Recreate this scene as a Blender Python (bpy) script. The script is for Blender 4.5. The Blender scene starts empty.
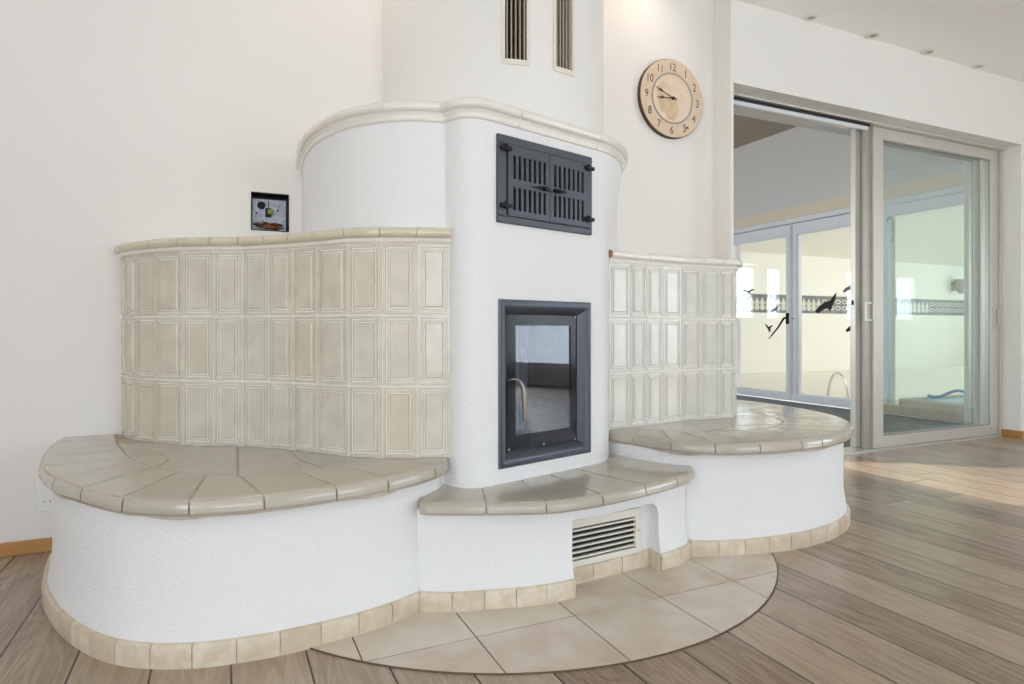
import bpy, bmesh, math, random
from mathutils import Vector, Matrix
random.seed(7)
SC = bpy.context.scene
COL = SC.collection
R = math.radians

# ------------------------------------------------------------------ camera, world, sun, area lights, exposure
cam = bpy.data.cameras.new('camera')
camo = bpy.data.objects.new('camera', cam); COL.objects.link(camo)
cam.sensor_width = 36.0
cam.lens = 36.0 * 630.3 / 1024.0
cam.shift_y = -13.0 / 1024.0
cam.clip_start = 0.05
camo.location = (0, 0, 0.925)
camo.rotation_euler = (R(90), 0, R(-24.7))
SC.camera = camo
SC.view_settings.view_transform = 'Standard'
SC.view_settings.look = 'None'
SC.view_settings.gamma = 1
SC.view_settings.use_curve_mapping = False
SC.view_settings.exposure = -0.1
SC.cycles.use_denoising = True
SC.cycles.max_bounces = 14
SC.cycles.diffuse_bounces = 8
SC.cycles.glossy_bounces = 5
SC.cycles.transparent_max_bounces = 16
SC.cycles.sample_clamp_indirect = 8

world = bpy.data.worlds.new('sky'); SC.world = world; world.use_nodes = True
nt = world.node_tree; nt.nodes.clear()
wo = nt.nodes.new('ShaderNodeOutputWorld'); bg = nt.nodes.new('ShaderNodeBackground')
tc = nt.nodes.new('ShaderNodeTexCoord'); sp = nt.nodes.new('ShaderNodeSeparateXYZ'); cr = nt.nodes.new('ShaderNodeValToRGB')
cr.color_ramp.elements[0].position = 0.0; cr.color_ramp.elements[0].color = (0.86, 0.9, 0.95, 1)
cr.color_ramp.elements[1].position = 0.7; cr.color_ramp.elements[1].color = (0.42, 0.62, 0.95, 1)
nt.links.new(tc.outputs['Generated'], sp.inputs[0]); nt.links.new(sp.outputs['Z'], cr.inputs[0])
nt.links.new(cr.outputs[0], bg.inputs['Color']); bg.inputs['Strength'].default_value = 2.4
nt.links.new(bg.outputs[0], wo.inputs[0])

def area(name, loc, rot, sx, sy, power, col=(1, 1, 1)):
    l = bpy.data.lights.new(name, 'AREA'); l.shape = 'RECTANGLE'; l.size = sx; l.size_y = sy
    l.energy = power; l.color = col
    o = bpy.data.objects.new(name, l); o.location = loc; o.rotation_euler = rot; COL.objects.link(o)
    return o
# daylight standing just outside each window
area('daylight_lamp', (-1.2, -4.35, 1.45), (R(90), 0, 0), 2.9, 2.3, 80, (0.82, 0.90, 1.0))
area('daylight_lamp', (3.6, -4.35, 1.45), (R(90), 0, 0), 2.9, 2.3, 90, (0.82, 0.90, 1.0))
area('daylight_lamp', (8.35, -1.4, 1.45), (R(90), 0, R(90)), 2.9, 2.3, 110, (0.82, 0.90, 1.0))
area('daylight_lamp', (-3.55, -1.6, 1.45), (R(90), 0, R(-90)), 2.4, 2.3, 90, (0.9, 0.95, 1.0))
area('daylight_lamp', (2.0, 9.45, 1.6), (R(-90), 0, 0), 7.0, 1.3, 270, (0.74, 0.86, 1.0))
area('daylight_lamp', (-2.45, 6.3, 1.7), (R(90), 0, R(-90)), 4.2, 2.4, 190, (1.0, 0.97, 0.95))  # fill lamp at the added west window, brightens the garden room
area('daylight_lamp', (11.5, 3.1, 1.8), (R(90), 0, 0), 6.0, 1.2, 95, (1.0, 0.98, 0.94))  # fill lamp at the added near opening of the pool hall
area('daylight_lamp', (17.95, 6.5, 1.8), (R(90), 0, R(90)), 5.0, 1.2, 60, (1.0, 0.98, 0.95))  # fill lamp at the added east opening of the pool hall
sunl = bpy.data.lights.new('sun', 'SUN'); sunl.energy = 9.0; sunl.angle = R(1.0); sunl.color = (1.0, 0.92, 0.8)
suno = bpy.data.objects.new('sun', sunl); COL.objects.link(suno)
sd = Vector((-1.0, 0.75, -0.55))
suno.rotation_euler = sd.to_track_quat('-Z', 'Y').to_euler()

# ------------------------------------------------------------------ materials
MATS = {}
def mat(name, col, rough=0.5, metal=0.0, noise=None, bump=None, coat=0.0, spec=None, attr=None, emis=None):
    """noise=(scale, amount, colour2), bump=(scale, strength, distance), attr=tint attribute amount"""
    if name in MATS: return MATS[name]
    m = bpy.data.materials.new(name); m.use_nodes = True; t = m.node_tree
    b = t.nodes['Principled BSDF']
    b.inputs['Base Color'].default_value = (*col, 1); b.inputs['Roughness'].default_value = rough
    b.inputs['Metallic'].default_value = metal
    if coat: b.inputs['Coat Weight'].default_value = coat; b.inputs['Coat Roughness'].default_value = 0.08
    if spec is not None: b.inputs['Specular IOR Level'].default_value = spec
    if emis: b.inputs['Emission Color'].default_value = (*emis[0], 1); b.inputs['Emission Strength'].default_value = emis[1]
    g = t.nodes.new('ShaderNodeNewGeometry')
    out = None
    if noise:
        n = t.nodes.new('ShaderNodeTexNoise'); n.inputs['Scale'].default_value = noise[0]; n.inputs['Detail'].default_value = 5
        t.links.new(g.outputs['Position'], n.inputs['Vector'])
        r = t.nodes.new('ShaderNodeMapRange'); r.inputs['From Min'].default_value = 0.35; r.inputs['From Max'].default_value = 0.68
        r.inputs['To Max'].default_value = noise[1]
        t.links.new(n.outputs['Fac'], r.inputs['Value'])
        mx = t.nodes.new('ShaderNodeMix'); mx.data_type = 'RGBA'
        mx.inputs['A'].default_value = (*col, 1); mx.inputs['B'].default_value = (*noise[2], 1)
        t.links.new(r.outputs[0], mx.inputs['Factor']); out = mx.outputs['Result']
    if attr:
        a = t.nodes.new('ShaderNodeAttribute'); a.attribute_name = 'tint'
        mx = t.nodes.new('ShaderNodeMix'); mx.data_type = 'RGBA'
        if out: t.links.new(out, mx.inputs['A'])
        else: mx.inputs['A'].default_value = (*col, 1)
        mx.inputs['B'].default_value = (*attr, 1)
        t.links.new(a.outputs['Fac'], mx.inputs['Factor']); out = mx.outputs['Result']
    if out: t.links.new(out, b.inputs['Base Color'])
    if bump:
        n = t.nodes.new('ShaderNodeTexNoise'); n.inputs['Scale'].default_value = bump[0]; n.inputs['Detail'].default_value = 4
        t.links.new(g.outputs['Position'], n.inputs['Vector'])
        bp = t.nodes.new('ShaderNodeBump'); bp.inputs['Strength'].default_value = bump[1]; bp.inputs['Distance'].default_value = bump[2]
        t.links.new(n.outputs['Fac'], bp.inputs['Height']); t.links.new(bp.outputs[0], b.inputs['Normal'])
    MATS[name] = m
    return m

M_WALL = mat('painted_wall', (0.80, 0.775, 0.75), 0.85, bump=(60, 0.12, 0.002))
M_WALLDOOR = mat('painted_wall_cool', (0.79, 0.78, 0.75), 0.85, bump=(60, 0.12, 0.002))
M_CEIL = mat('painted_ceiling', (0.90, 0.895, 0.87), 0.9)
M_PLASTER = mat('rough_plaster', (0.80, 0.80, 0.80), 0.8, noise=(3.0, 0.35, (0.76, 0.76, 0.77)), bump=(120, 0.8, 0.004))
M_PLASTER2 = mat('smooth_plaster', (0.79, 0.775, 0.75), 0.8, bump=(70, 0.15, 0.002))
M_GLAZE = mat('cream_glaze', (0.56, 0.525, 0.44), 0.2, noise=(13, 0.8, (0.67, 0.63, 0.53)), bump=(42, 0.42, 0.004), attr=(0.60, 0.50, 0.35), coat=0.3)
M_GLAZE2 = mat('pale_glaze', (0.62, 0.61, 0.56), 0.17, noise=(13, 0.8, (0.68, 0.67, 0.62)), bump=(42, 0.5, 0.004), attr=(0.60, 0.55, 0.45), coat=0.3)
M_CAPL = mat('cream_cap_glaze', (0.66, 0.60, 0.47), 0.16, noise=(11, 0.7, (0.56, 0.50, 0.37)), bump=(25, 0.2, 0.003), coat=0.4)
M_CAPW = mat('ivory_cap_glaze', (0.78, 0.75, 0.69), 0.15, noise=(8, 0.5, (0.73, 0.69, 0.61)), bump=(22, 0.15, 0.003), coat=0.4)
M_BENCH = mat('bench_tile_glaze', (0.40, 0.37, 0.305), 0.18, noise=(6, 0.7, (0.47, 0.44, 0.375)), bump=(30, 0.22, 0.003), attr=(0.48, 0.44, 0.365), coat=0.35)
M_GROUT = mat('pale_grout', (0.86, 0.84, 0.79), 0.9, noise=(7, 0.5, (0.74, 0.69, 0.60)))
M_GROUTB = mat('brown_grout', (0.40, 0.31, 0.21), 0.9, noise=(14, 0.8, (0.66, 0.62, 0.55)))
M_GROUTF = mat('hearth_grout', (0.16, 0.115, 0.08), 0.9)
M_SKIRT = mat('skirting_tile', (0.60, 0.51, 0.38), 0.4, noise=(26, 1.0, (0.72, 0.65, 0.54)), bump=(60, 0.3, 0.003), attr=(0.50, 0.40, 0.27))
M_HEARTH = mat('hearth_tile', (0.66, 0.60, 0.52), 0.33, noise=(6.5, 1.0, (0.53, 0.42, 0.32)), bump=(40, 0.1, 0.002), attr=(0.67, 0.62, 0.53))
M_IRON = mat('grey_cast_iron', (0.085, 0.092, 0.108), 0.42, 0.5, bump=(180, 0.1, 0.001))
M_IRON2 = mat('blue_grey_steel', (0.075, 0.085, 0.105), 0.36, 0.5, noise=(40, 0.5, (0.06, 0.068, 0.085)))
M_BLACK = mat('black_metal', (0.006, 0.006, 0.007), 0.45, spec=0.3)
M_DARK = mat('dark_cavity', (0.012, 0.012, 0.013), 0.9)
M_VOID = mat('soot', (0.03, 0.03, 0.03), 0.9)
M_STONE = mat('firebrick', (0.55, 0.53, 0.50), 0.9, noise=(20, 0.6, (0.16, 0.15, 0.14)))
M_CHROME = mat('chrome', (0.7, 0.68, 0.64), 0.2, 1.0)
M_GRILLE = mat('cream_lacquer', (0.74, 0.71, 0.62), 0.4)
M_BRONZE = mat('tan_slats', (0.46, 0.40, 0.32), 0.4, 0.3)
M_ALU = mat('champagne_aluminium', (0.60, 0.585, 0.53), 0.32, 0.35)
M_ALUD = mat('dark_aluminium', (0.36, 0.35, 0.32), 0.4, 0.4)  # darker grey tone for gaskets, post and small fittings
M_PVC = mat('white_pvc', (0.80, 0.83, 0.87), 0.3)
M_BEAM = mat('cream_shutter_box', (0.80, 0.69, 0.55), 0.6)
M_WALL2 = mat('grey_white_wall', (0.70, 0.685, 0.675), 0.85)
M_SLATE = mat('blue_grey_stone', (0.06, 0.08, 0.105), 0.5, noise=(14, 0.8, (0.11, 0.14, 0.17)), bump=(14, 0.2, 0.004))
M_POOLW = mat('pale_pool_wall', (0.85, 0.84, 0.79), 0.6, noise=(1.2, 0.5, (0.81, 0.83, 0.79)))
M_POOLF = mat('pale_pool_floor', (0.92, 0.90, 0.83), 0.5)
M_FRIEZE = mat('frieze_dark', (0.09, 0.10, 0.10), 0.4, noise=(6, 0.7, (0.20, 0.22, 0.22)))
M_FRIEZEL = mat('frieze_light', (0.62, 0.62, 0.55), 0.4)
M_WATER = mat('pool_cover_cyan', (0.22, 0.62, 0.78), 0.15)
M_BLUE = mat('blue_hose', (0.02, 0.20, 0.55), 0.35)
M_OAKTRIM = mat('orange_oak', (0.50, 0.26, 0.085), 0.4, noise=(9, 0.6, (0.40, 0.19, 0.06)))
M_POOLTRIM = mat('wood_sill', (0.50, 0.42, 0.33), 0.6)
M_PLASTIC = mat('white_plastic', (0.80, 0.80, 0.79), 0.3)
M_CURT = mat('grey_curtain', (0.42, 0.44, 0.47), 0.9)
M_CLOCK = mat('clock_parchment', (0.70, 0.56, 0.43), 0.6, noise=(16, 0.8, (0.64, 0.49, 0.35)))
M_CLOCKC = mat('clock_centre', (0.74, 0.61, 0.48), 0.6, noise=(20, 0.7, (0.69, 0.54, 0.40)))
M_CLOCKM = mat('clock_map', (0.60, 0.43, 0.27), 0.6, noise=(30, 0.8, (0.70, 0.55, 0.39)))
M_CLOCKR = mat('clock_ring', (0.34, 0.31, 0.26), 0.6)
M_INK = mat('faded_ink', (0.11, 0.065, 0.04), 0.6)
M_RIM = mat('clock_rim', (0.09, 0.045, 0.025), 0.6)
M_DECAL = mat('black_decal', (0.008, 0.01, 0.012), 0.6)
M_DECALG = mat('grey_decal', (0.16, 0.19, 0.21), 0.6)
M_ZINC = mat('zinc_plate', (0.42, 0.45, 0.52), 0.4, 0.5, noise=(45, 0.8, (0.22, 0.24, 0.30)))
M_GREEN = mat('green_terminal', (0.25, 0.32, 0.04), 0.5)
M_WIREB = mat('brown_wire', (0.28, 0.10, 0.04), 0.4)
M_WIREK = mat('black_wire', (0.015, 0.013, 0.013), 0.4)
M_WIREG = mat('grey_wire', (0.45, 0.45, 0.45), 0.4)
M_TERRA = mat('raw_terracotta', (0.35, 0.15, 0.08), 0.9)
M_LAMP = mat('lamp_face', (0.8, 0.8, 0.75), 0.3, emis=((1.0, 0.95, 0.85), 1.5))

def slat_mat():
    m = bpy.data.materials.new('slatted_ceiling'); m.use_nodes = True; t = m.node_tree; b = t.nodes['Principled BSDF']
    b.inputs['Base Color'].default_value = (0.36, 0.315, 0.25, 1); b.inputs['Roughness'].default_value = 0.7
    g = t.nodes.new('ShaderNodeNewGeometry'); n = t.nodes.new('ShaderNodeTexNoise'); n.inputs['Scale'].default_value = 4
    mx = t.nodes.new('ShaderNodeMix'); mx.data_type = 'RGBA'; mx.inputs['A'].default_value = (0.46, 0.39, 0.29, 1); mx.inputs['B'].default_value = (0.56, 0.48, 0.37, 1)
    t.links.new(g.outputs['Position'], n.inputs['Vector']); t.links.new(n.outputs['Fac'], mx.inputs['Factor']); t.links.new(mx.outputs['Result'], b.inputs['Base Color'])
    return m
M_SLAT = slat_mat()

def glass_mat(name, tint, refl=1.0, rough=0.0):
    m = bpy.data.materials.new(name); m.use_nodes = True; t = m.node_tree; t.nodes.clear()
    o = t.nodes.new('ShaderNodeOutputMaterial'); mx = t.nodes.new('ShaderNodeMixShader')
    tr = t.nodes.new('ShaderNodeBsdfTransparent'); gl = t.nodes.new('ShaderNodeBsdfGlossy')
    lw = t.nodes.new('ShaderNodeLayerWeight'); lw.inputs['Blend'].default_value = 0.5
    pw = t.nodes.new('ShaderNodeMath'); pw.operation = 'POWER'; pw.inputs[1].default_value = 4.0; t.links.new(lw.outputs['Facing'], pw.inputs[0])
    fr = t.nodes.new('ShaderNodeMath'); fr.operation = 'MULTIPLY_ADD'; fr.inputs[1].default_value = 0.9; fr.inputs[2].default_value = 0.042; t.links.new(pw.outputs[0], fr.inputs[0])
    tr.inputs['Color'].default_value = (*tint, 1); gl.inputs['Roughness'].default_value = rough
    gl.inputs['Color'].default_value = (refl, refl, refl, 1)
    t.links.new(fr.outputs[0], mx.inputs[0]); t.links.new(tr.outputs[0], mx.inputs[1]); t.links.new(gl.outputs[0], mx.inputs[2])
    t.links.new(mx.outputs[0], o.inputs[0])
    return m
M_GLASS = glass_mat('clear_glass', (0.98, 0.99, 0.985))
M_GLASSG = glass_mat('green_tinted_glass', (0.945, 0.98, 0.975))
M_GLASSP = glass_mat('pool_door_glass', (0.985, 0.99, 0.985))
M_FIREGL = glass_mat('stove_glass', (0.72, 0.77, 0.85))

def floor_mat():
    m = bpy.data.materials.new('oak_planks'); m.use_nodes = True; t = m.node_tree; N = t.nodes; L = t.links
    b = N['Principled BSDF']
    g = N.new('ShaderNodeNewGeometry'); s = N.new('ShaderNodeSeparateXYZ'); L.new(g.outputs['Position'], s.inputs[0])
    def mth(op, a, bb=None, c=None):
        n = N.new('ShaderNodeMath'); n.operation = op
        for i, v in enumerate((a, bb, c)):
            if v is None: continue
            if isinstance(v, (int, float)): n.inputs[i].default_value = v
            else: L.new(v, n.inputs[i])
        return n.outputs[0]
    W = 0.197; LEN = 2.6
    u = mth('DIVIDE', mth('SUBTRACT', s.outputs['X'], 0.022), W)
    iu = mth('FLOOR', u); fu = mth('SUBTRACT', u, iu)
    wn = N.new('ShaderNodeTexWhiteNoise'); wn.noise_dimensions = '1D'; L.new(iu, wn.inputs['W'])
    v = mth('ADD', mth('DIVIDE', s.outputs['Y'], LEN), mth('MULTIPLY', wn.outputs['Value'], 7.3))
    iv = mth('FLOOR', v); fv = mth('SUBTRACT', v, iv)
    cb = N.new('ShaderNodeCombineXYZ'); L.new(iu, cb.inputs[0]); L.new(iv, cb.inputs[1])
    wn2 = N.new('ShaderNodeTexWhiteNoise'); wn2.noise_dimensions = '3D'; L.new(cb.outputs[0], wn2.inputs['Vector'])
    # seams
    du = mth('MULTIPLY', mth('MINIMUM', fu, mth('SUBTRACT', 1.0, fu)), W)
    dv = mth('MULTIPLY', mth('MINIMUM', fv, mth('SUBTRACT', 1.0, fv)), LEN)
    d = mth('MINIMUM', du, dv)
    seam = N.new('ShaderNodeMapRange'); seam.inputs['From Min'].default_value = 0.0018; seam.inputs['From Max'].default_value = 0.0036
    L.new(d, seam.inputs['Value'])
    # grain
    cg = N.new('ShaderNodeCombineXYZ')
    L.new(mth('ADD', mth('MULTIPLY', s.outputs['X'], 9.0), mth('MULTIPLY', wn2.outputs['Value'], 40)), cg.inputs[0])
    L.new(mth('MULTIPLY', s.outputs['Y'], 1.1), cg.inputs[1]); L.new(mth('MULTIPLY', iu, 3.7), cg.inputs[2])
    n1 = N.new('ShaderNodeTexNoise'); n1.inputs['Scale'].default_value = 1.2; n1.inputs['Detail'].default_value = 3; n1.inputs['Distortion'].default_value = 1.0
    L.new(cg.outputs[0], n1.inputs['Vector'])
    wv = mth('SINE', mth('MULTIPLY', n1.outputs['Fac'], 46.0))
    n2 = N.new('ShaderNodeTexNoise'); n2.inputs['Scale'].default_value = 1.0; n2.inputs['Detail'].default_value = 6
    cg2 = N.new('ShaderNodeCombineXYZ'); L.new(mth('MULTIPLY', s.outputs['X'], 90.0), cg2.inputs[0]); L.new(mth('MULTIPLY', s.outputs['Y'], 4.0), cg2.inputs[1])
    L.new(mth('MULTIPLY', wn2.outputs['Value'], 50), cg2.inputs[2]); L.new(cg2.outputs[0], n2.inputs['Vector'])
    grain = mth('ADD', mth('MULTIPLY', wv, 0.075), mth('MULTIPLY', n2.outputs['Fac'], 0.42))
    base = N.new('ShaderNodeMix'); base.data_type = 'RGBA'
    base.inputs['A'].default_value = (0.175, 0.118, 0.078, 1); base.inputs['B'].default_value = (0.62, 0.49, 0.37, 1)
    L.new(mth('ADD', grain, mth('MULTIPLY', wn2.outputs['Value'], 0.32)), base.inputs['Factor'])
    # knots
    vo = N.new('ShaderNodeTexVoronoi'); vo.inputs['Scale'].default_value = 1.0
    ck = N.new('ShaderNodeCombineXYZ'); L.new(mth('MULTIPLY', s.outputs['X'], 4.2), ck.inputs[0]); L.new(mth('MULTIPLY', s.outputs['Y'], 2.2), ck.inputs[1])
    L.new(ck.outputs[0], vo.inputs['Vector'])
    kn = N.new('ShaderNodeMapRange'); kn.inputs['From Min'].default_value = 0.03; kn.inputs['From Max'].default_value = 0.10
    kn.inputs['To Min'].default_value = 0.45; kn.inputs['To Max'].default_value = 1.0
    L.new(mth('ADD', vo.outputs['Distance'], mth('MULTIPLY', n2.outputs['Fac'], 0.06)), kn.inputs['Value'])
    k2 = N.new('ShaderNodeMix'); k2.data_type = 'RGBA'; k2.inputs['A'].default_value = (0.10, 0.068, 0.045, 1)
    L.new(kn.outputs[0], k2.inputs['Factor']); L.new(base.outputs['Result'], k2.inputs['B'])
    fin = N.new('ShaderNodeMix'); fin.data_type = 'RGBA'; fin.inputs['A'].default_value = (0.045, 0.028, 0.018, 1)
    L.new(seam.outputs[0], fin.inputs['Factor']); L.new(k2.outputs['Result'], fin.inputs['B'])
    L.new(fin.outputs['Result'], b.inputs['Base Color'])
    L.new(mth('ADD', 0.15, mth('MULTIPLY', n2.outputs['Fac'], 0.16)), b.inputs['Roughness'])
    bp = N.new('ShaderNodeBump'); bp.inputs['Strength'].default_value = 0.22; bp.inputs['Distance'].default_value = 0.003
    L.new(mth('ADD', mth('MULTIPLY', seam.outputs[0], 1.0), mth('MULTIPLY', n2.outputs['Fac'], 0.3)), bp.inputs['Height']); L.new(bp.outputs[0], b.inputs['Normal'])
    return m
M_FLOOR = floor_mat()

# ------------------------------------------------------------------ mesh helpers
class MB:
    def __init__(s): s.v = []; s.f = []; s.t = []
    def add(s, vs, fs, tint=0.0):
        n = len(s.v); s.v += [tuple(p) for p in vs]
        for f in fs: s.f.append(tuple(i + n for i in f)); s.t.append(tint)
        return s
    def box(s, a, b, tint=0.0, M=None):
        x0, y0, z0 = a; x1, y1, z1 = b
        vs = [(x0, y0, z0), (x1, y0, z0), (x1, y1, z0), (x0, y1, z0), (x0, y0, z1), (x1, y0, z1), (x1, y1, z1), (x0, y1, z1)]
        if M is not None: vs = [M @ Vector(p) for p in vs]
        return s.add(vs, [(0, 3, 2, 1), (4, 5, 6, 7), (0, 1, 5, 4), (1, 2, 6, 5), (2, 3, 7, 6), (3, 0, 4, 7)], tint)
    def rings(s, rings, closed=True, cap0=True, cap1=True, tint=0.0):
        n = len(rings[0]); vs = [p for r in rings for p in r]; fs = []
        m = n if closed else n - 1
        for k in range(len(rings) - 1):
            for i in range(m):
                j = (i + 1) % n
                fs.append((k * n + i, k * n + j, (k + 1) * n + j, (k + 1) * n + i))
        if cap0: fs.append(tuple(range(n - 1, -1, -1)))
        if cap1: fs.append(tuple((len(rings) - 1) * n + i for i in range(n)))
        return s.add(vs, fs, tint)
    def tube(s, pts, r, seg=10, tint=0.0):
        pts = [Vector(p) for p in pts]; rr = r if isinstance(r, (list, tuple)) else [r] * len(pts)
        rings = []; up = Vector((0, 0, 1))
        for i, p in enumerate(pts):
            d = (pts[min(i + 1, len(pts) - 1)] - pts[max(i - 1, 0)]).normalized()
            a = d.cross(up)
            if a.length < 1e-3: a = d.cross(Vector((1, 0, 0)))
            a.normalize(); b2 = a.cross(d).normalized()
            rings.append([p + (a * math.cos(t) + b2 * math.sin(t)) * rr[i] for t in [2 * math.pi * k / seg for k in range(seg)]])
        return s.rings(rings, tint=tint)
    def build(s, name, m, parent=None, smooth=None, bevel=0.0):
        me = bpy.data.meshes.new(name); me.from_pydata(s.v, [], s.f)
        if any(s.t):
            at = me.attributes.new('tint', 'FLOAT', 'FACE')
            at.data.foreach_set('value', s.t)
        bm = bmesh.new(); bm.from_mesh(me)
        bmesh.ops.recalc_face_normals(bm, faces=bm.faces)
        bm.to_mesh(me); bm.free()
        me.materials.append(m)
        if smooth:
            for p in me.polygons: p.use_smooth = True
            try: me.set_sharp_from_angle(angle=R(smooth))
            except Exception: pass
        o = bpy.data.objects.new(name, me); COL.objects.link(o)
        if parent is not None: o.parent = parent; o.matrix_parent_inverse = parent_inv(parent)
        if bevel:
            md = o.modifiers.new('bevel', 'BEVEL'); md.width = bevel; md.segments = 2; md.limit_method = 'ANGLE'; md.angle_limit = R(40)
        return o

def world_m(o):
    m = Matrix.Translation(o.location) @ o.rotation_euler.to_matrix().to_4x4()
    if o.parent is not None: m = world_m(o.parent) @ o.matrix_parent_inverse @ m
    return m
def parent_inv(p): return world_m(p).inverted()

def tag(o, label=None, cat=None, group=None, kind=None):
    if label: o['label'] = label
    if cat: o['category'] = cat
    if group: o['group'] = group
    if kind: o['kind'] = kind
    return o
def empty(name, loc, rz=0.0, parent=None):
    o = bpy.data.objects.new(name, None); o.empty_display_size = 0.1; COL.objects.link(o); o.location = loc; o.rotation_euler = (0, 0, rz)
    if parent is not None: o.parent = parent; o.matrix_parent_inverse = parent_inv(parent)
    return o
def struct(o, label=None): return tag(o, label, None, None, 'structure')

def catmull(pts, n=6, closed=False):
    P = [Vector(p) for p in pts]; out = []
    N = len(P)
    for i in range(N if closed else N - 1):
        p0 = P[i - 1] if (i > 0 or closed) else P[0] * 2 - P[1]
        p1 = P[i]; p2 = P[(i + 1) % N]
        p3 = P[(i + 2) % N] if (i + 2 < N or closed) else P[-1] * 2 - P[-2]
        for k in range(n):
            t = k / n
            out.append(0.5 * ((2 * p1) + (p2 - p0) * t + (2 * p0 - 5 * p1 + 4 * p2 - p3) * t * t + (3 * p1 - p0 - 3 * p2 + p3) * t ** 3))
    if not closed: out.append(P[-1])
    return out
def arclen(P):
    L = [0.0]
    for a, b in zip(P, P[1:]): L.append(L[-1] + (b - a).length)
    return L
def at_len(P, L, s):
    s = max(0, min(L[-1], s))
    for i in range(len(P) - 1):
        if L[i + 1] >= s - 1e-9:
            t = (s - L[i]) / max(1e-9, L[i + 1] - L[i]); return P[i].lerp(P[i + 1], t)
    return P[-1]
def resample(P, n):
    L = arclen(P); return [at_len(P, L, L[-1] * i / n) for i in range(n + 1)]
def subpath(P, L, s0, s1, n):
    return [at_len(P, L, s0 + (s1 - s0) * i / n) for i in range(n + 1)]
def normals2(P):
    """outward normal of a path that runs left to right as seen from the room (right-hand side)"""
    out = []
    for i in range(len(P)):
        d = (P[min(i + 1, len(P) - 1)] - P[max(i - 1, 0)]); d = Vector((d.x, d.y)).normalized()
        out.append(Vector((d.y, -d.x)))
    return out
def sweep(mb, P, NN, prof, tint=0.0):
    """closed profile [(out, z)] swept along the 2D path P"""
    rings = [[(p.x + n.x * o, p.y + n.y * o, z) for o, z in prof] for p, n in zip(P, NN)]
    mb.rings(rings, closed=True, tint=tint)
def tiled_sweep(mb, P, prof, tile, gap=0.003, sub=5, joints=None, grout=None, gprof=None):
    P = resample(P, 200); L = arclen(P); NN = normals2(P)
    if joints is None:
        k = max(1, round(L[-1] / tile)); joints = [L[-1] * i / k for i in range(k + 1)]
    for a, b in zip(joints, joints[1:]):
        S = subpath(P, L, a + gap / 2, b - gap / 2, sub)
        N2 = normals2(S)
        sweep(mb, S, N2, prof, random.random() * 0.6)
    if grout is not None: sweep(grout, P, NN, gprof)

def offset_poly(pts, offs):
    """inward offset of a CCW polygon with one distance per edge (edge i runs from i to i+1)"""
    n = len(pts); out = []
    for i in range(n):
        a, b, c2 = pts[i - 1], pts[i], pts[(i + 1) % n]
        d1 = (b - a).normalized(); d2 = (c2 - b).normalized()
        n1 = Vector((-d1.y, d1.x)); n2 = Vector((-d2.y, d2.x))
        o1 = offs[i - 1]; o2 = offs[i]
        cr_ = d1.x * d2.y - d1.y * d2.x
        if abs(cr_) < 0.12:
            out.append(b + (n1 * o1 + n2 * o2) / 2)
        else:
            p1 = a + n1 * o1; p2 = b + n2 * o2
            w = p2 - p1; t = (w.x * d2.y - w.y * d2.x) / cr_
            out.append(p1 + d1 * t)
    return out
def ccw(pts, flags):
    A = sum(pts[i].x * pts[(i + 1) % len(pts)].y - pts[(i + 1) % len(pts)].x * pts[i].y for i in range(len(pts)))
    if A < 0:
        n = len(pts); pts = pts[::-1]; flags = [flags[(n - 2 - i) % n] for i in range(n)]
    return pts, flags
def slab_tile(mb, pts, flags, z0, z1, gap=0.002, small=0.003, big=0.022, tint=0.0):
    """tile with bullnose on flagged edges"""
    pts = [Vector((p[0], p[1])) for p in pts]
    q = [pts[0]]; fl = []
    for i in range(len(pts)):
        nx = pts[(i + 1) % len(pts)]
        if i == len(pts) - 1: fl.append(flags[i]); break
        if (nx - q[-1]).length > 0.004: fl.append(flags[i]); q.append(nx)
    if (q[-1] - q[0]).length < 0.004: q.pop(); fl.pop()
    q, fl = ccw(q, fl)
    H = z1 - z0; rings = []
    if any(fl): prof = [(0.006, gap, 0), (0, gap, .2), (0, gap, .45), (0.0025, gap, .7), (0.008, gap, .87), (0.014, gap + 0.0005, .96), (big, gap + small, 1.0)]
    else: prof = [(0, gap, 0), (0, gap, 1 - small * .8 / H), (0, gap + small, 1.0)]
    for bo, so, z in prof:
        P = offset_poly(q, [bo if f else so for f in fl])
        rings.append([(p.x, p.y, z0 + H * z) for p in P])
    mb.rings(rings, tint=tint)

# ------------------------------------------------------------------ room shell
FY = 3.2          # face of the stove wall
mb = MB(); mb.box((-3.4, -4.25, -0.1), (8.25, 3.05, 0)); mb.box((-3.4, 3.05, -0.1), (6.15, 3.36, 0))
struct(mb.build('floor', M_FLOOR))
# stove wall with the junction box hole
HX0, HX1, HZ0, HZ1 = 0.123, 0.292, 1.390, 1.570
mb = MB()
mb.box((-3.4, FY, 0), (HX0, FY + 0.3, 3.5)); mb.box((HX1, FY, 0), (2.95, FY + 0.3, 3.5))
mb.box((HX0, FY, 0), (HX1, FY + 0.3, HZ0)); mb.box((HX0, FY, HZ1), (HX1, FY + 0.3, 3.5)); mb.box((HX0, FY + 0.09, HZ0), (HX1, FY + 0.3, HZ1))
struct(mb.build('wall_back', M_WALL))
mb = MB()
mb.box((2.95, 3.05, 2.49), (6.15, 3.5, 3.06)); mb.box((6.15, 3.05, 0), (8.25, 3.5, 3.06)); 
mb.box((2.95, 3.05, 3.06), (8.25, 3.5, 3.5)); mb.box((2.93, 3.05, 0), (2.950, 3.2, 3.5)); mb.box((2.950, 3.05, 0), (2.952, 3.15, 2.49))
struct(mb.build('wall_door', M_WALLDOOR))
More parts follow.
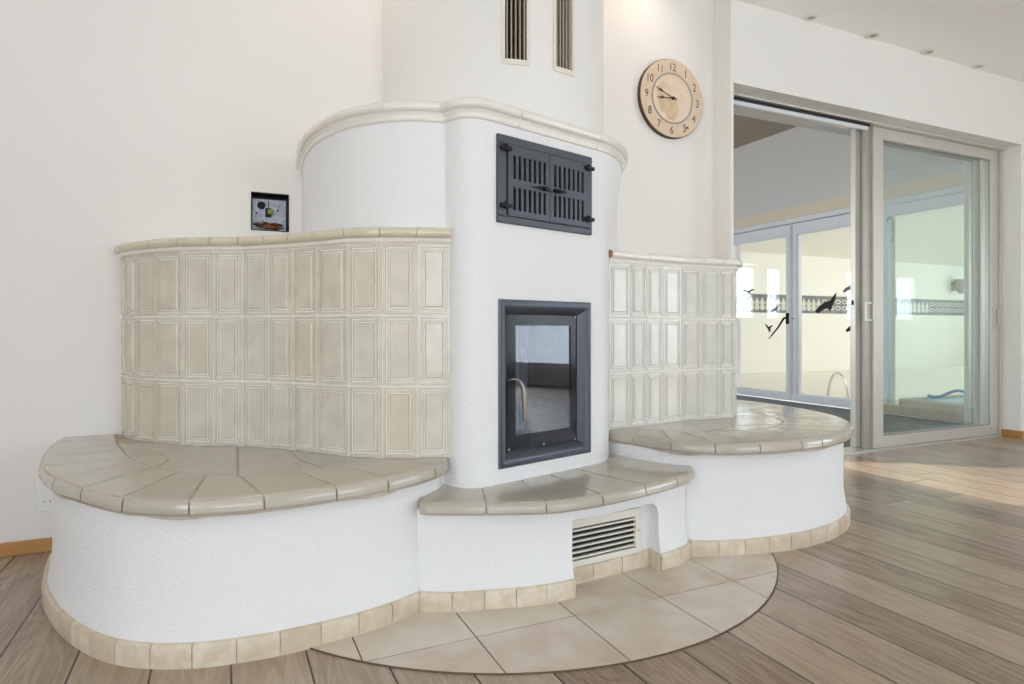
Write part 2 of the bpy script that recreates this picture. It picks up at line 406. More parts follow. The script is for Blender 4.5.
def wall_with_windows(name, axis, c0, c1, a0, a1, h, wins, m):
    """axis 'x': wall runs along x at y in c0..c1; wins = [(a, b, z0, z1)]"""
    mb = MB()
    def bx(p, q, z0, z1):
        if q - p < 1e-4 or z1 - z0 < 1e-4: return
        if axis == 'x': mb.box((p, c0, z0), (q, c1, z1))
        else: mb.box((c0, p, z0), (c1, q, z1))
    x = a0
    for (a, b, z0, z1) in wins:
        bx(x, a, 0, h); bx(a, b, 0, z0); bx(a, b, z1, h); x = b
    bx(x, a1, 0, h)
    return struct(mb.build(name, m))
wall_with_windows('wall_front', 'x', -4.25, -4.0, -3.4, 8.25, 3.5, [(-2.6, 0.2, 0.3, 2.5), (2.2, 5.0, 0.3, 2.5)], M_WALL)
wall_with_windows('wall_left', 'y', -3.4, -3.2, -4.0, 3.2, 3.5, [(-2.8, -0.4, 0.3, 2.5)], M_WALL)
wall_with_windows('wall_right', 'y', 8.0, 8.25, -4.0, 3.05, 3.5, [(-2.8, 0.0, 0.3, 2.5)], M_WALL)
mb = MB(); mb.box((-3.4, -4.25, 3.4), (2.95, 3.2, 3.5)); struct(mb.build('ceiling', M_CEIL))
mb = MB(); mb.box((2.95, -4.25, 3.02), (8.25, 3.05, 3.5)); struct(mb.build('ceiling', M_CEIL))

def window(n, axis, c, a, b, z0, z1, bars=1, m=None):
    m = m or M_PVC
    r = empty('window_%d' % n, (((a + b) / 2, c, z0) if axis == 'x' else (c, (a + b) / 2, z0))); struct(r)
    def bx(mb, p, q, s, t, d0=-0.03, d1=0.03):
        if axis == 'x': mb.box((p, c + d0, s), (q, c + d1, t))
        else: mb.box((c + d0, p, s), (c + d1, q, t))
    f = MB(); w = 0.06
    bx(f, a, b, z0, z0 + w); bx(f, a, b, z1 - w, z1); bx(f, a, a + w, z0 + w, z1 - w); bx(f, b - w, b, z0 + w, z1 - w)
    for k in range(bars):
        x = a + (b - a) * (k + 1) / (bars + 1); bx(f, x - w * .6, x + w * .6, z0 + w, z1 - w)
    f.build('window_frame', m, r)
    g = MB(); bx(g, a + w, b - w, z0 + w, z1 - w, -0.003, 0.003); g.build('pane', M_GLASS, r)
    return r
window(1, 'x', -4.12, -2.6, 0.2, 0.3, 2.5); window(2, 'x', -4.12, 2.2, 5.0, 0.3, 2.5)
window(3, 'y', -3.3, -2.8, -0.4, 0.3, 2.5); window(4, 'y', 8.12, -2.8, 0.0, 0.3, 2.5)

mb = MB(); mb.box((-3.2, 3.182, 0), (-0.52, 3.2, 0.055)); struct(mb.build('baseboard_left', M_OAKTRIM, bevel=0.003))
mb = MB(); mb.box((6.132, 3.05, 0), (6.15, 3.2, 0.06)); mb.box((6.132, 3.032, 0), (8.0, 3.05, 0.06)); struct(mb.build('baseboard_right', M_OAKTRIM, bevel=0.003))

# ------------------------------------------------------------------ the garden room beyond the sliding door
struct(MB().box((-2.0, 3.36, -0.1), (6.6, 9.0, -0.002)).build('floor_garden_room', M_SLATE))
mb = MB()
for k in range(62):
    y = 3.5 + k * 0.09; mb.box((-2.0, y, 3.48), (6.6, y + 0.078, 3.50))
struct(mb.build('ceiling_garden_room', M_SLAT))
struct(MB().box((-2.0, 3.5, 3.512), (6.6, 9.2, 3.6)).build('ceiling_void', M_SLAT))
wall_with_windows('wall_north', 'x', 9.0, 9.2, -2.0, 6.6, 3.5, [(-0.95, -0.15, 1.08, 2.12), (1.0, 1.44, 1.08, 2.14), (1.66, 1.84, 1.08, 2.14), (3.22, 3.68, 1.08, 2.16), (3.9, 4.46, 1.08, 2.18)], M_WALL2)
wall_with_windows('wall_west', 'y', -2.2, -2.0, 3.5, 9.2, 3.5, [(4.3, 8.3, 0.5, 2.9)], M_WALL2)  # unseen west opening, added to throw light on the east wall
window(11, 'y', -2.1, 4.3, 8.3, 0.5, 2.9, 2)  # unseen window added to brighten the garden room
window(10, 'x', 9.1, -0.95, -0.15, 1.08, 2.12, 0)
for i, (a, b) in enumerate([(1.0, 1.44), (1.66, 1.84), (3.22, 3.68), (3.9, 4.46)]):
    window(5 + i, 'x', 9.1, a, b, 1.08, 2.15, 0)
GX = 6.6
# east wall of the garden room: openings for the pool doors and the side window
wall_with_windows('wall_east', 'y', GX, GX + 0.25, 3.5, 9.2, 3.5, [(3.60, 4.62, 0.0, 2.26), (4.74, 6.94, 0.0, 2.27)], M_WALL2)
# shutter box running along over the doors
mb = MB(); mb.box((GX - 0.05, 3.5, 2.33), (GX, 9.0, 2.47)); struct(mb.build('trim_1', M_BEAM))
mb = MB(); mb.box((GX - 0.03, 3.5, 2.27), (GX, 9.0, 2.33)); struct(mb.build('trim_2', M_PVC))
def frame_y(mb, x0, x1, a, b, z0, z1, w, wb=None, wt=None):
    wb = wb or w; wt = wt or w
    mb.box((x0, a, z0), (x1, b, z0 + wb)); mb.box((x0, a, z1 - wt), (x1, b, z1))
    mb.box((x0, a, z0 + wb), (x1, a + w, z1 - wt)); mb.box((x0, b - w, z0 + wb), (x1, b, z1 - wt))
def pool_leaf(n, a, b, z1=2.26, glass=M_GLASSP):
    r = empty('door_%d' % n, (GX, (a + b) / 2, 0)); struct(r)
    f = MB(); frame_y(f, GX - 0.01, GX + 0.06, a, b, 0.01, z1, 0.085, 0.105, 0.15); f.build('door_frame', M_PVC, r, bevel=0.006)
    f = MB(); frame_y(f, GX - 0.022, GX - 0.01, a + 0.012, b - 0.012, 0.02, z1 - 0.03, 0.055, 0.075, 0.10); f.build('sash', M_PVC, r, bevel=0.004)
    g = MB(); g.box((GX + 0.02, a + 0.08, 0.11), (GX + 0.026, b - 0.08, z1 - 0.145)); g.build('pane', glass, r)
    return r
dl = pool_leaf(2, 5.81, 6.92); dr = pool_leaf(3, 4.76, 5.79)
# long dark lever on the left leaf, small latch on the right one
h = MB(); h.box((GX - 0.035, 5.835, 0.99), (GX - 0.022, 5.875, 1.13))
h.tube([(GX - 0.03, 5.855, 1.07), (GX - 0.065, 5.855, 1.07), (GX - 0.07, 5.88, 1.055), (GX - 0.07, 5.96, 0.95), (GX - 0.07, 6.07, 0.84)], [0.012, 0.013, 0.014, 0.011, 0.009]); h.build('handle', M_BLACK, dl, smooth=40)
h = MB(); h.tube([(GX - 0.07, 6.07, 0.84), (GX - 0.07, 6.12, 0.80)], 0.011); h.build('lever_tip', M_CHROME, dl, smooth=40)
h = MB(); h.tube([(GX - 0.02, 5.76, 1.06), (GX - 0.055, 5.76, 1.06), (GX - 0.058, 5.72, 1.06)], 0.009); h.build('latch', M_CHROME, dr, smooth=40)
w3 = empty('window_9', (GX, 4.1, 0)); struct(w3)
f = MB(); frame_y(f, GX - 0.015, GX + 0.06, 3.60, 4.60, 0.0, 2.26, 0.07, 0.012, 0.11); f.build('window_frame', M_PVC, w3, bevel=0.004)
MB().box((GX - 0.03, 3.60, 0.012), (GX + 0.10, 4.60, 0.10)).build('sill', M_POOLTRIM, w3, bevel=0.006)
g = MB(); g.box((GX + 0.02, 3.66, 0.085), (GX + 0.026, 4.54, 2.16)); g.build('pane', M_GLASSG, w3)

# pool hall
mb = MB(); mb.box((GX + 0.25, 3.2, -0.1), (18.0, 9.9, -0.004)); struct(mb.build('floor_pool_hall', M_POOLF))
wall_with_windows('wall_pool_far', 'x', 9.7, 9.9, GX, 18.0, 2.56, [], M_POOLW)
wall_with_windows('wall_pool_near', 'x', 3.2, 3.4, GX + 0.25, 18.0, 2.56, [(8.5, 14.5, 1.2, 2.4)], M_POOLW)  # unseen opening added to light the hall, kept high against direct sun
wall_with_windows('wall_pool_east', 'y', 17.7, 17.85, 3.4, 9.7, 2.56, [(4.0, 9.0, 1.2, 2.4)], M_POOLW)  # second unseen opening, added as a light source for the hall
struct(MB().box((GX + 0.25, 3.2, 2.5), (18.0, 9.9, 2.6)).build('ceiling_pool_hall', M_POOLW))
struct(MB().box((8.6, 0.9, 2.6), (21.2, 3.2, 2.72)).build('sun_blocker', M_POOLW)); struct(MB().box((18.0, 3.2, 2.6), (21.2, 9.9, 2.72)).build('sun_blocker', M_POOLW))  # unseen slabs added to keep direct sun out of the pool hall
# frieze band on the far wall: dark ground with pale pickets and ovals
fr = empty('trim_3', (10.5, 9.69, 1.45)); struct(fr)
FZ0, FZ1 = 1.265, 1.645
MB().box((GX + 0.4, 9.684, FZ0), (17.4, 9.70, FZ1)).build('band', M_FRIEZE, fr)
mb = MB(); x = GX + 0.5
while x < 17.2:
    if 11.9 < x < 14.4 or x > 15.6:
        # ovals and loops
        for zc in (1.385, 1.525):
            ring = []
            o_ = [(x + 0.09 + 0.085 * math.cos(t), zc + 0.05 * math.sin(t)) for t in [2 * math.pi * k / 14 for k in range(14)]]
            i_ = [(x + 0.09 + 0.06 * math.cos(t), zc + 0.028 * math.sin(t)) for t in [2 * math.pi * k / 14 for k in range(14)]]
            for k in range(14):
                j = (k + 1) % 14
                q = [o_[k], o_[j], i_[j], i_[k]]
                mb.add([(a, 9.676, b) for a, b in q] + [(a, 9.684, b) for a, b in q], [(0, 1, 2, 3), (0, 4, 5, 1), (1, 5, 6, 2), (2, 6, 7, 3), (3, 7, 4, 0)])
        x += 0.21
    else:
        q = [(x, 1.32), (x + 0.10, 1.32), (x + 0.10, 1.50), (x + 0.05, 1.58), (x, 1.50)]
        mb.add([(a, 9.676, b) for a, b in q] + [(a, 9.684, b) for a, b in q], [(0, 1, 2, 3, 4)] + [(i, (i + 1) % 5, 5 + (i + 1) % 5, 5 + i) for i in range(5)])
        mb.box((x + 0.10, 9.677, 1.36), (x + 0.15, 9.684, 1.39)); mb.box((x + 0.10, 9.677, 1.455), (x + 0.15, 9.684, 1.48))
        x += 0.15
mb.build('pattern', M_FRIEZEL, fr)

# small above-floor pool beside the side window, blue hose, ladder arch
pl = empty('pool', (7.9, 4.3, 0)); tag(pl, 'low rectangular pool with cyan water behind the garden room side window', 'pool')
mb = MB(); 
mb.box((6.95, 3.45, 0), (7.07, 4.65, 0.14)); mb.box((9.0, 3.45, 0), (9.12, 4.65, 0.14)); mb.box((7.07, 3.45, 0), (9.0, 3.55, 0.14)); mb.box((7.07, 4.55, 0), (9.0, 4.65, 0.14))
mb.build('rim', M_POOLTRIM, pl, bevel=0.008)
MB().box((7.07, 3.55, 0), (9.0, 4.55, 0.12)).build('water', M_WATER, pl)
hp = catmull([(7.27, 4.52, 0.172), (7.28, 4.46, 0.16), (7.29, 4.42, 0.165), (7.31, 4.38, 0.18), (7.33, 4.33, 0.215), (7.35, 4.26, 0.245), (7.37, 4.19, 0.235), (7.39, 4.14, 0.195), (7.41, 4.12, 0.16)], 6)
ho = MB().tube(hp, 0.017, 10).build('hose', M_BLUE, smooth=60); tag(ho, 'blue hose arching over the edge of the cyan pool', 'hose')
ar = [(7.2, 5.62 + 0.145 * math.cos(t), 0.0 + 0.36 * math.sin(t)) for t in [math.pi * k / 16 for k in range(17)]]
la = empty('pool_handrail', (7.2, 5.62, 0)); tag(la, 'thin grey metal arch rail standing low behind the right pool door', 'handrail')
MB().tube(ar, 0.014, 8).build('rail', M_CHROME, la, smooth=60)
for s_ in (-1, 1): MB().tube([(7.2, 5.62 + s_ * 0.145, 0), (7.2, 5.62 + s_ * 0.145, 0.012)], 0.03, 12).build('foot_flange', M_CHROME, la)
# curtain at the side window, cord, wall lamp
cu = MB(); P = []
for k in range(60):
    y = 3.60 + 0.16 * k / 59; P.append(Vector((GX + 0.13 + 0.02 * math.sin(k * 0.75), y)))
NN = [Vector((1, 0))] * 60
sweep(cu, P, NN, [(0, 0.1), (0.004, 0.1), (0.004, 2.24), (0, 2.24)])
tag(cu.build('curtain', M_CURT, smooth=60), 'grey curtain hanging at the near edge of the side window', 'curtain')
co = empty('blind_cord', (GX - 0.03, 4.49, 2.06)); tag(co, 'short dark cord hooked over the top corner of the side window', 'cord')
MB().tube(catmull([(GX - 0.02, 4.53, 2.10), (GX - 0.03, 4.50, 2.13), (GX - 0.035, 4.465, 2.10), (GX - 0.035, 4.455, 1.95), (GX - 0.035, 4.455, 1.90)], 5), 0.007, 8).build('cord', M_ALUD, co, smooth=60)
MB().tube([(GX - 0.035, 4.455, 1.90), (GX - 0.035, 4.455, 1.87)], [0.011, 0.008], 8).build('pull', M_ALUD, co, smooth=60)
wl = empty('wall_lamp', (16.6, 9.7, 1.95)); tag(wl, 'dark cone wall lamp high on the far pool hall wall', 'lamp')
MB().box((16.5, 9.66, 1.88), (16.7, 9.70, 2.10)).build('back_plate', M_ALUD, wl, bevel=0.01)
mb = MB(); mb.rings([[(16.6 + r_ * math.cos(t), 9.52 + r_ * 0.8 * math.sin(t), z) for t in [2 * math.pi * k / 16 for k in range(16)]] for z, r_ in ((2.15, 0.17), (1.85, 0.09), (1.80, 0.05))])
mb.build('lamp_shade', M_ALUD, wl, smooth=40)

# bird stickers on the pool glass
def bird(y, z, s, kind, mtl, label, flip=1):
    shapes = {
        'soar': [(-1, .25), (-.55, .28), (-.15, .1), (.1, .12), (.5, .28), (1.0, .12), (.45, .08), (.2, -.1), (.45, -.35), (.1, -.25), (-.1, -.08), (-.5, .1)],
        'dive': [(-.9, .9), (-.35, .45), (-.1, .25), (.15, .45), (.7, .55), (.35, .2), (.12, -.02), (.35, -.45), (.1, -.3), (-.1, -.75), (-.2, -.2), (-.4, .05), (-.65, .3)],
        'swoop': [(-1.0, -.55), (-.75, -.7), (-.3, -.45), (.1, -.35), (.25, -.6), (.4, -.25), (.6, .15), (.8, .75), (.55, .55), (.25, .2), (-.25, .05), (-.7, -.2)]}
    pts = [(flip * a * s, b * s) for a, b in shapes[kind]]
    pts = [(-a, b) for a, b in pts]
    n = len(pts)
    mb = MB(); mb.add([(GX + 0.0175, y + a, z + b) for a, b in pts] + [(GX + 0.0195, y + a, z + b) for a, b in pts],
        [tuple(range(n)), tuple(range(2 * n - 1, n - 1, -1))] + [(i, (i + 1) % n, n + (i + 1) % n, n + i) for i in range(n)])
    tag(mb.build('bird_sticker', mtl), label, 'sticker', 'bird stickers on the pool glass')
bird(6.19, 0.93, 0.085, 'dive', M_DECAL, 'small black bird sticker on the left pool door, beside the long lever')
bird(5.31, 1.235, 0.17, 'swoop', M_DECAL, 'large black bird sticker mid-height on the right pool door')
bird(4.955, 0.965, 0.11, 'swoop', M_DECAL, 'black bird sticker on the right pool door, partly hidden by the sliding door stile')
bird(6.56, 1.44, 0.13, 'soar', M_DECALG, 'grey soaring bird sticker highest on the left pool door')
bird(6.09, 1.20, 0.07, 'swoop', M_DECALG, 'faint small grey bird sticker on the left pool door, above the lever')
bird(5.00, 1.42, 0.10, 'swoop', M_DECALG, 'grey bird sticker highest on the right pool door')

# ------------------------------------------------------------------ sliding door
sdr = empty('door_1', (4.5, 3.25, 0)); struct(sdr)
DT = 2.475
mb = MB()
mb.box((2.951, 3.16, DT - 0.005), (6.149, 3.345, 2.489)); mb.box((6.125, 3.19, 0.0), (6.149, 3.345, DT - 0.005))
mb.build('track_frame', M_ALU, sdr, bevel=0.003)
mb = MB(); mb.box((2.952, 3.185, DT - 0.02), (4.44, 3.20, DT - 0.005)); mb.build('track_seal', M_BLACK, sdr)
mb = MB(); mb.box((2.952, 3.205, DT - 0.045), (4.44, 3.225, DT - 0.005)); mb.build('track_lip', M_PVC, sdr)
mb = MB(); mb.box((2.952, 3.18, 0.0), (6.125, 3.345, 0.012)); mb.build('threshold', M_ALU, sdr)
def leaf(x0, x1, y0, y1, name, ws, wb, wt, z0=0.014, z1=DT - 0.006):
    r = empty(name, ((x0 + x1) / 2, (y0 + y1) / 2, 0), parent=sdr)
    f = MB(); f.box((x0, y0, z0), (x1, y1, z0 + wb)); f.box((x0, y0, z1 - wt), (x1, y1, z1))
    f.box((x0, y0, z0 + wb), (x0 + ws, y1, z1 - wt)); f.box((x1 - ws, y0, z0 + wb), (x1, y1, z1 - wt))
    f.build('leaf_frame', M_ALU, r, bevel=0.004)
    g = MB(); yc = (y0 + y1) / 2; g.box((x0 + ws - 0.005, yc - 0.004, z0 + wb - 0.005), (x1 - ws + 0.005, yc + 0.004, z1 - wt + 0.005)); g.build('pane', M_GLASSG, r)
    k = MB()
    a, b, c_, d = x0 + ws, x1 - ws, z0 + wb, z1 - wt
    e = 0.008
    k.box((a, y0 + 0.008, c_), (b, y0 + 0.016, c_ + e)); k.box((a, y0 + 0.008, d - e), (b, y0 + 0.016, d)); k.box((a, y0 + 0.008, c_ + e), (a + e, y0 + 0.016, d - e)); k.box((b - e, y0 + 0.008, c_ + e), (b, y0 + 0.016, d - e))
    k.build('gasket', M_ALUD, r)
    return r
lf = leaf(4.50, 6.122, 3.205, 3.25, 'sliding_leaf', 0.115, 0.085, 0.085)
lb = leaf(4.405, 6.00, 3.285, 3.33, 'sliding_leaf', 0.09, 0.085, 0.085)
# meeting-edge cover, dark seal brush between the two leaves
mb = MB(); mb.box((4.455, 3.225, 0.014), (4.50, 3.283, DT - 0.006)); mb.build('interlock_post', M_ALUD, sdr)
# cup handles
def cup(x, w, y, z0, z1, par):
    a = MB(); a.box((x, y - 0.012, z0), (x + w, y, z0 + 0.015)); a.box((x, y - 0.012, z1 - 0.015), (x + w, y, z1)); a.box((x, y - 0.012, z0 + .015), (x + 0.012, y, z1 - .015)); a.box((x + w - 0.02, y - 0.02, z0 + 0.008), (x + w - 0.006, y, z1 - 0.008))
    o = a.build('handle', M_ALU, par, bevel=0.002)
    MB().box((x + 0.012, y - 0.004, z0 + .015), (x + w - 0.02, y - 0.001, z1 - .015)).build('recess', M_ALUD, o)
cup(4.425, 0.085, 3.222, 0.985, 1.13, lf)
cup(6.045, 0.06, 3.205, 0.95, 1.11, lf)
MB().box((4.3995, 3.30, 1.11), (4.405, 3.315, 1.145)).build('lock_plate', M_BLACK, lb)

# ------------------------------------------------------------------ hearth tiles set in the floor
CX, CY, CR = 1.14, 2.58, 1.135
circ = [Vector((CX + CR * math.cos(t), CY + CR * math.sin(t))) for t in [2 * math.pi * k / 120 for k in range(120)]]
def clip(poly, clipper):
    out = poly
    for i in range(len(clipper)):
        a, b = clipper[i], clipper[(i + 1) % len(clipper)]
        inp, out = out, []
        if not inp: return []
        ins = lambda p: (b.x - a.x) * (p.y - a.y) - (b.y - a.y) * (p.x - a.x) >= -1e-9
        for k in range(len(inp)):
            p, q = inp[k - 1], inp[k]
            if ins(p) != ins(q):
                d1 = (b - a); d2 = (q - p); den = d1.x * d2.y - d1.y * d2.x
                t = (d1.x * (a.y - p.y) - d1.y * (a.x - p.x)) / den * -1 if den else 0
                w = a - p; t = (w.x * d1.y - w.y * d1.x) / (d2.x * d1.y - d2.y * d1.x)
                out.append(p + d2 * t)
            if ins(q): out.append(q)
    return out
fh = MB()
gx = [0.020, 0.354, 0.690, 1.030, 1.370, 1.697, 2.035, 2.37]; gy = [1.42, 1.755, 2.09]
for i in range(len(gx) - 1):
    for j in range(len(gy) - 1):
        cell = [Vector(p) for p in ((gx[i], gy[j]), (gx[i + 1], gy[j]), (gx[i + 1], gy[j + 1]), (gx[i], gy[j + 1]))]
        P = clip(cell, circ)
        if len(P) >= 3: slab_tile(fh, P, [False] * len(P), 0.0015, 0.005, gap=0.0022, small=0.001, tint=random.random() * 0.7)
ht = empty('floor_hearth', (CX, 2.0, 0)); struct(ht)
fh.build('hearth_tiles', M_HEARTH, ht)
gb = MB(); ci = [v for v in circ]; gb.rings([[(p.x, p.y, z) for p in ci] for z in (0.0006, 0.0030)]); gb.build('grout_bed', M_GROUTF, ht)
rb = MB()
outer = [(CX + (CR + 0.002) * math.cos(t), CY + (CR + 0.002) * math.sin(t)) for t in [2 * math.pi * k / 120 for k in range(120)]]
inner = [(CX + (CR - 0.001) * math.cos(t), CY + (CR - 0.001) * math.sin(t)) for t in [2 * math.pi * k / 120 for k in range(120)]]
for k in range(120):
    j = (k + 1) % 120
    q = [outer[k], outer[j], inner[j], inner[k]]
    rb.add([(a, b, 0.0042) for a, b in q] + [(a, b, 0.0003) for a, b in q], [(0, 1, 2, 3), (0, 4, 5, 1), (3, 2, 6, 7)])
rb.build('edge_joint', mat('brown_caulk', (0.13, 0.085, 0.055), 0.7), ht)

# ------------------------------------------------------------------ the tiled stove
ST = empty('tiled_stove', (1.1, 2.6, 0))
tag(ST, 'large white plastered stove with cream ceramic tiles, curved benches and a glass fire door', 'stove')

def V2(L): return [Vector(p) for p in L]
footL = V2([(-0.585, 3.199), (-0.60, 2.95), (-0.57, 2.70), (-0.533, 2.53), (-0.424, 2.259), (-0.28, 2.045), (-0.103, 1.932), (0.10, 1.895), (0.274, 1.903), (0.40, 1.922), (0.50, 1.952), (0.586, 1.992)])
footM = V2([(0.586, 1.992), (0.69, 1.937), (0.804, 1.906), (0.927, 1.876), (1.02, 1.867), (1.093, 1.870)])
footM2 = V2([(1.522, 1.944), (1.60, 1.955), (1.66, 1.972), (1.72, 2.008)])
footR = V2([(1.72, 2.008), (1.837, 1.964), (1.966, 1.929), (2.099, 1.912), (2.233, 1.904), (2.36, 1.915), (2.488, 1.943), (2.62, 1.995), (2.75, 2.08), (2.87, 2.22), (2.96, 2.42), (3.02, 2.66), (3.035, 2.95), (3.0, 3.199)])
# body solids
def body(path, closing, z1, inset_top=0.028, n=60):
    P = resample(catmull(path, 8), n); NN = normals2(P)
    rings = []
    for z, ins in ((0.0, 0.014), (0.066, 0.014), (0.10, 0.018), (0.15, 0.026), (0.20, inset_top), (z1, inset_top)):
        rg = []
        for k, (p, nn) in enumerate(zip(P, NN)): rg.append((p.x - nn.x * ins, min(p.y - nn.y * ins, 3.199), z))
        rg += [(x, y, z) for x, y in closing]
        rings.append(rg)
    return rings
bodyL = MB(); bodyL.rings(body(footL + V2([(0.665, 2.05), (0.735, 2.13), (0.77, 2.22)]), [(0.9, 2.5), (0.9, 3.199)], 0.428))
bodyL.build('bench_base', M_PLASTER, ST, smooth=50)
bodyR = MB(); bodyR.rings(body(V2([(1.56, 2.46), (1.575, 2.30), (1.63, 2.13), (1.72, 2.02)]) + footR[1:], [(1.56, 3.199)], 0.428))
bodyR.build('bench_base', M_PLASTER, ST, smooth=50)
# middle body with the air-vent niche cut out of it
frontM = footM[:-1] + V2([(1.106, 1.869), (1.25, 1.882), (1.40, 1.910), (1.522, 1.938)]) + footM2[1:]
bodyM = MB(); bodyM.rings(body([Vector((0.53, 2.08))] + frontM[0:] + [Vector((1.78, 2.10))], [(1.78, 2.5), (0.6, 2.5)], 0.328, 0.024, 90))
om = bodyM.build('bench_base', M_PLASTER, ST, smooth=50)
cut = MB()
def nich(z, y): pass
prof = [(1.100, -0.05), (1.522, -0.05), (1.522, 0.215), (1.514, 0.240), (1.496, 0.258), (1.46, 0.264), (1.16, 0.264), (1.11, 0.264), (1.100, 0.262)]
rings = []
for yy in (1.6, None):
    rings.append([(x, (1.6 if yy else 1.978 + (x - 1.157) * 0.105), z) for x, z in prof])
cut.rings(rings)
oc = cut.build('niche_cutter', M_PLASTER)
bpy.context.view_layer.update()
md = om.modifiers.new('b', 'BOOLEAN'); md.operation = 'DIFFERENCE'; md.object = oc; md.solver = 'EXACT'
dg = bpy.context.evaluated_depsgraph_get()
nm = bpy.data.meshes.new_from_object(om.evaluated_get(dg)); om.modifiers.clear(); om.data = nm
if not nm.materials: nm.materials.append(M_PLASTER)
bpy.data.objects.remove(oc)

# skirting tiles
skp = [(-0.004, 0.0), (0.0, 0.0), (0.002, 0.052), (-0.001, 0.062), (-0.006, 0.066), (-0.02, 0.066), (-0.02, 0.0)]
gsp = [(-0.0195, 0.001), (-0.001, 0.001), (-0.003, 0.060), (-0.0195, 0.064)]
sk = MB(); gr = MB()
tiled_sweep(sk, catmull(footL, 6), skp, 0.115, grout=gr, gprof=gsp)
tiled_sweep(sk, catmull(footM, 6), skp, 0.100, grout=gr, gprof=gsp)
NB0, NB1 = Vector((1.120, 1.9745)), Vector((1.507, 2.015))
tiled_sweep(sk, [Vector((1.098, 1.970)), NB1], [(a + 0.012, z) for a, z in skp], 0.135)
tiled_sweep(sk, [Vector((1.521, 2.012)), Vector((1.524, 1.950))], [(a + 0.012, z) for a, z in skp], 0.1)
tiled_sweep(sk, [Vector((1.099, 1.874)), Vector((1.099, 1.965))], [(a + 0.004, z) for a, z in skp], 0.1)
tiled_sweep(sk, catmull(footM2, 6), skp, 0.085, grout=gr, gprof=gsp)
tiled_sweep(sk, catmull(footR, 6), skp, 0.112, grout=gr, gprof=gsp)
so = sk.build('skirting_tiles', M_SKIRT, ST, smooth=30); so['label'] = 'row of small beige floor-edge tiles'
gr.build('skirting_grout', M_GROUTB, ST)

# benches
def ring_bench(outer, jo, ji, z0, z1, outp=None, extra_inner=(), gap=0.0025, name='bench_slab', arc=None):
    """outer: dense outline; jo: outer joint points; ji: inner joint points"""
    mb = MB(); L = arclen(outer)
    def near(p):
        best = min(range(len(outer)), key=lambda i: (outer[i] - Vector(p)).length); return L[best]
    s = [near(p) for p in jo]
    for i in range(len(jo) - 1):
        seg = subpath(outer, L, s[i], s[i + 1], 7)
        inn = [Vector(ji[i + 1]), Vector(ji[i])]
        if arc is not None and i in arc: inn = [Vector(ji[i + 1])] + [Vector(q) for q in arc[i]] + [Vector(ji[i])]
        pts = seg + inn
        fl = [True] * (len(seg) - 1) + [False] * (len(pts) - len(seg) + 1)
        slab_tile(mb, pts, fl, z0, z1, gap=gap, tint=random.random())
    for poly in extra_inner:
        slab_tile(mb, V2(poly), [False] * len(poly), z0, z1, gap=gap, tint=random.random())
    return mb
def shrink_core(mb, outline, z0, z1, d):
    pts, fl = ccw(V2(outline), [True] * len(outline))
    P = offset_poly(pts, [d] * len(pts)); mb.rings([[(p.x, p.y, z) for p in P] for z in (z0, z1)])

BZ0, BZ1 = 0.423, 0.470
outL = resample(catmull(V2([(-0.615, 3.199), (-0.618, 2.98), (-0.59, 2.74), (-0.548, 2.54), (-0.462, 2.32), (-0.372, 2.165), (-0.245, 1.99), (-0.081, 1.885), (0.107, 1.856), (0.298, 1.876), (0.467, 1.917), (0.62, 1.998), (0.700, 2.075), (0.752, 2.160)]), 10), 220)
joL = [(-0.615, 3.199), (-0.618, 3.05), (-0.61, 2.89), (-0.588, 2.73), (-0.548, 2.54), (-0.47, 2.34), (-0.372, 2.165), (-0.245, 1.99), (-0.081, 1.885), (0.107, 1.856), (0.298, 1.876), (0.467, 1.917), (0.652, 2.02), (0.752, 2.160)]
jiL = [(-0.42, 3.199), (-0.40, 3.05), (-0.37, 2.89), (-0.335, 2.76), (-0.300, 2.62), (-0.262, 2.50), (-0.198, 2.385), (-0.125, 2.275), (-0.045, 2.19), (0.045, 2.145), (0.22, 2.12), (0.36, 2.16), (0.49, 2.225), (0.72, 2.165)]
TL = V2([(-0.398, 3.199), (-0.375, 3.10), (-0.322, 3.00), (-0.244, 2.895), (-0.142, 2.79), (-0.032, 2.722), (0.070, 2.665), (0.160, 2.588), (0.242, 2.500), (0.318, 2.405), (0.408, 2.288), (0.512, 2.211), (0.626, 2.162), (0.739, 2.128)])
inner_polys = [
    [(-0.300, 2.62), (-0.262, 2.50), (-0.198, 2.385), (-0.165, 2.50), (-0.195, 2.60), (-0.25, 2.74), (-0.335, 2.76)],
    [(-0.335, 2.76), (-0.25, 2.74), (-0.12, 2.70), (-0.10, 2.80), (-0.24, 2.92), (-0.37, 2.89)],
    [(-0.198, 2.385), (-0.125, 2.275), (-0.045, 2.19), (0.045, 2.145), (0.048, 2.42), (-0.165, 2.50)],
    [(-0.165, 2.50), (0.048, 2.42), (0.055, 2.70), (-0.12, 2.72), (-0.25, 2.74), (-0.195, 2.60)],
    [(0.045, 2.145), (0.22, 2.12), (0.30, 2.138), (0.245, 2.30), (0.047, 2.31)],
    [(0.047, 2.31), (0.245, 2.30), (0.235, 2.52), (0.06, 2.70)],
    [(0.30, 2.138), (0.36, 2.16), (0.49, 2.225), (0.52, 2.26), (0.40, 2.36), (0.28, 2.50), (0.235, 2.50), (0.245, 2.30)]]
mb = ring_bench(outL, joL, jiL, BZ0, BZ1, extra_inner=inner_polys)
bl = mb.build('bench_slab', M_BENCH, ST, smooth=25); bl['label'] = 'left bench top of fanned taupe tiles'
core = MB(); shrink_core(core, [tuple(p) for p in outL[::4]] + [(0.80, 2.3), (0.80, 3.199)], BZ0 + 0.002, BZ1 - 0.0035, 0.009)
core.build('bench_grout', M_GROUTB, ST)

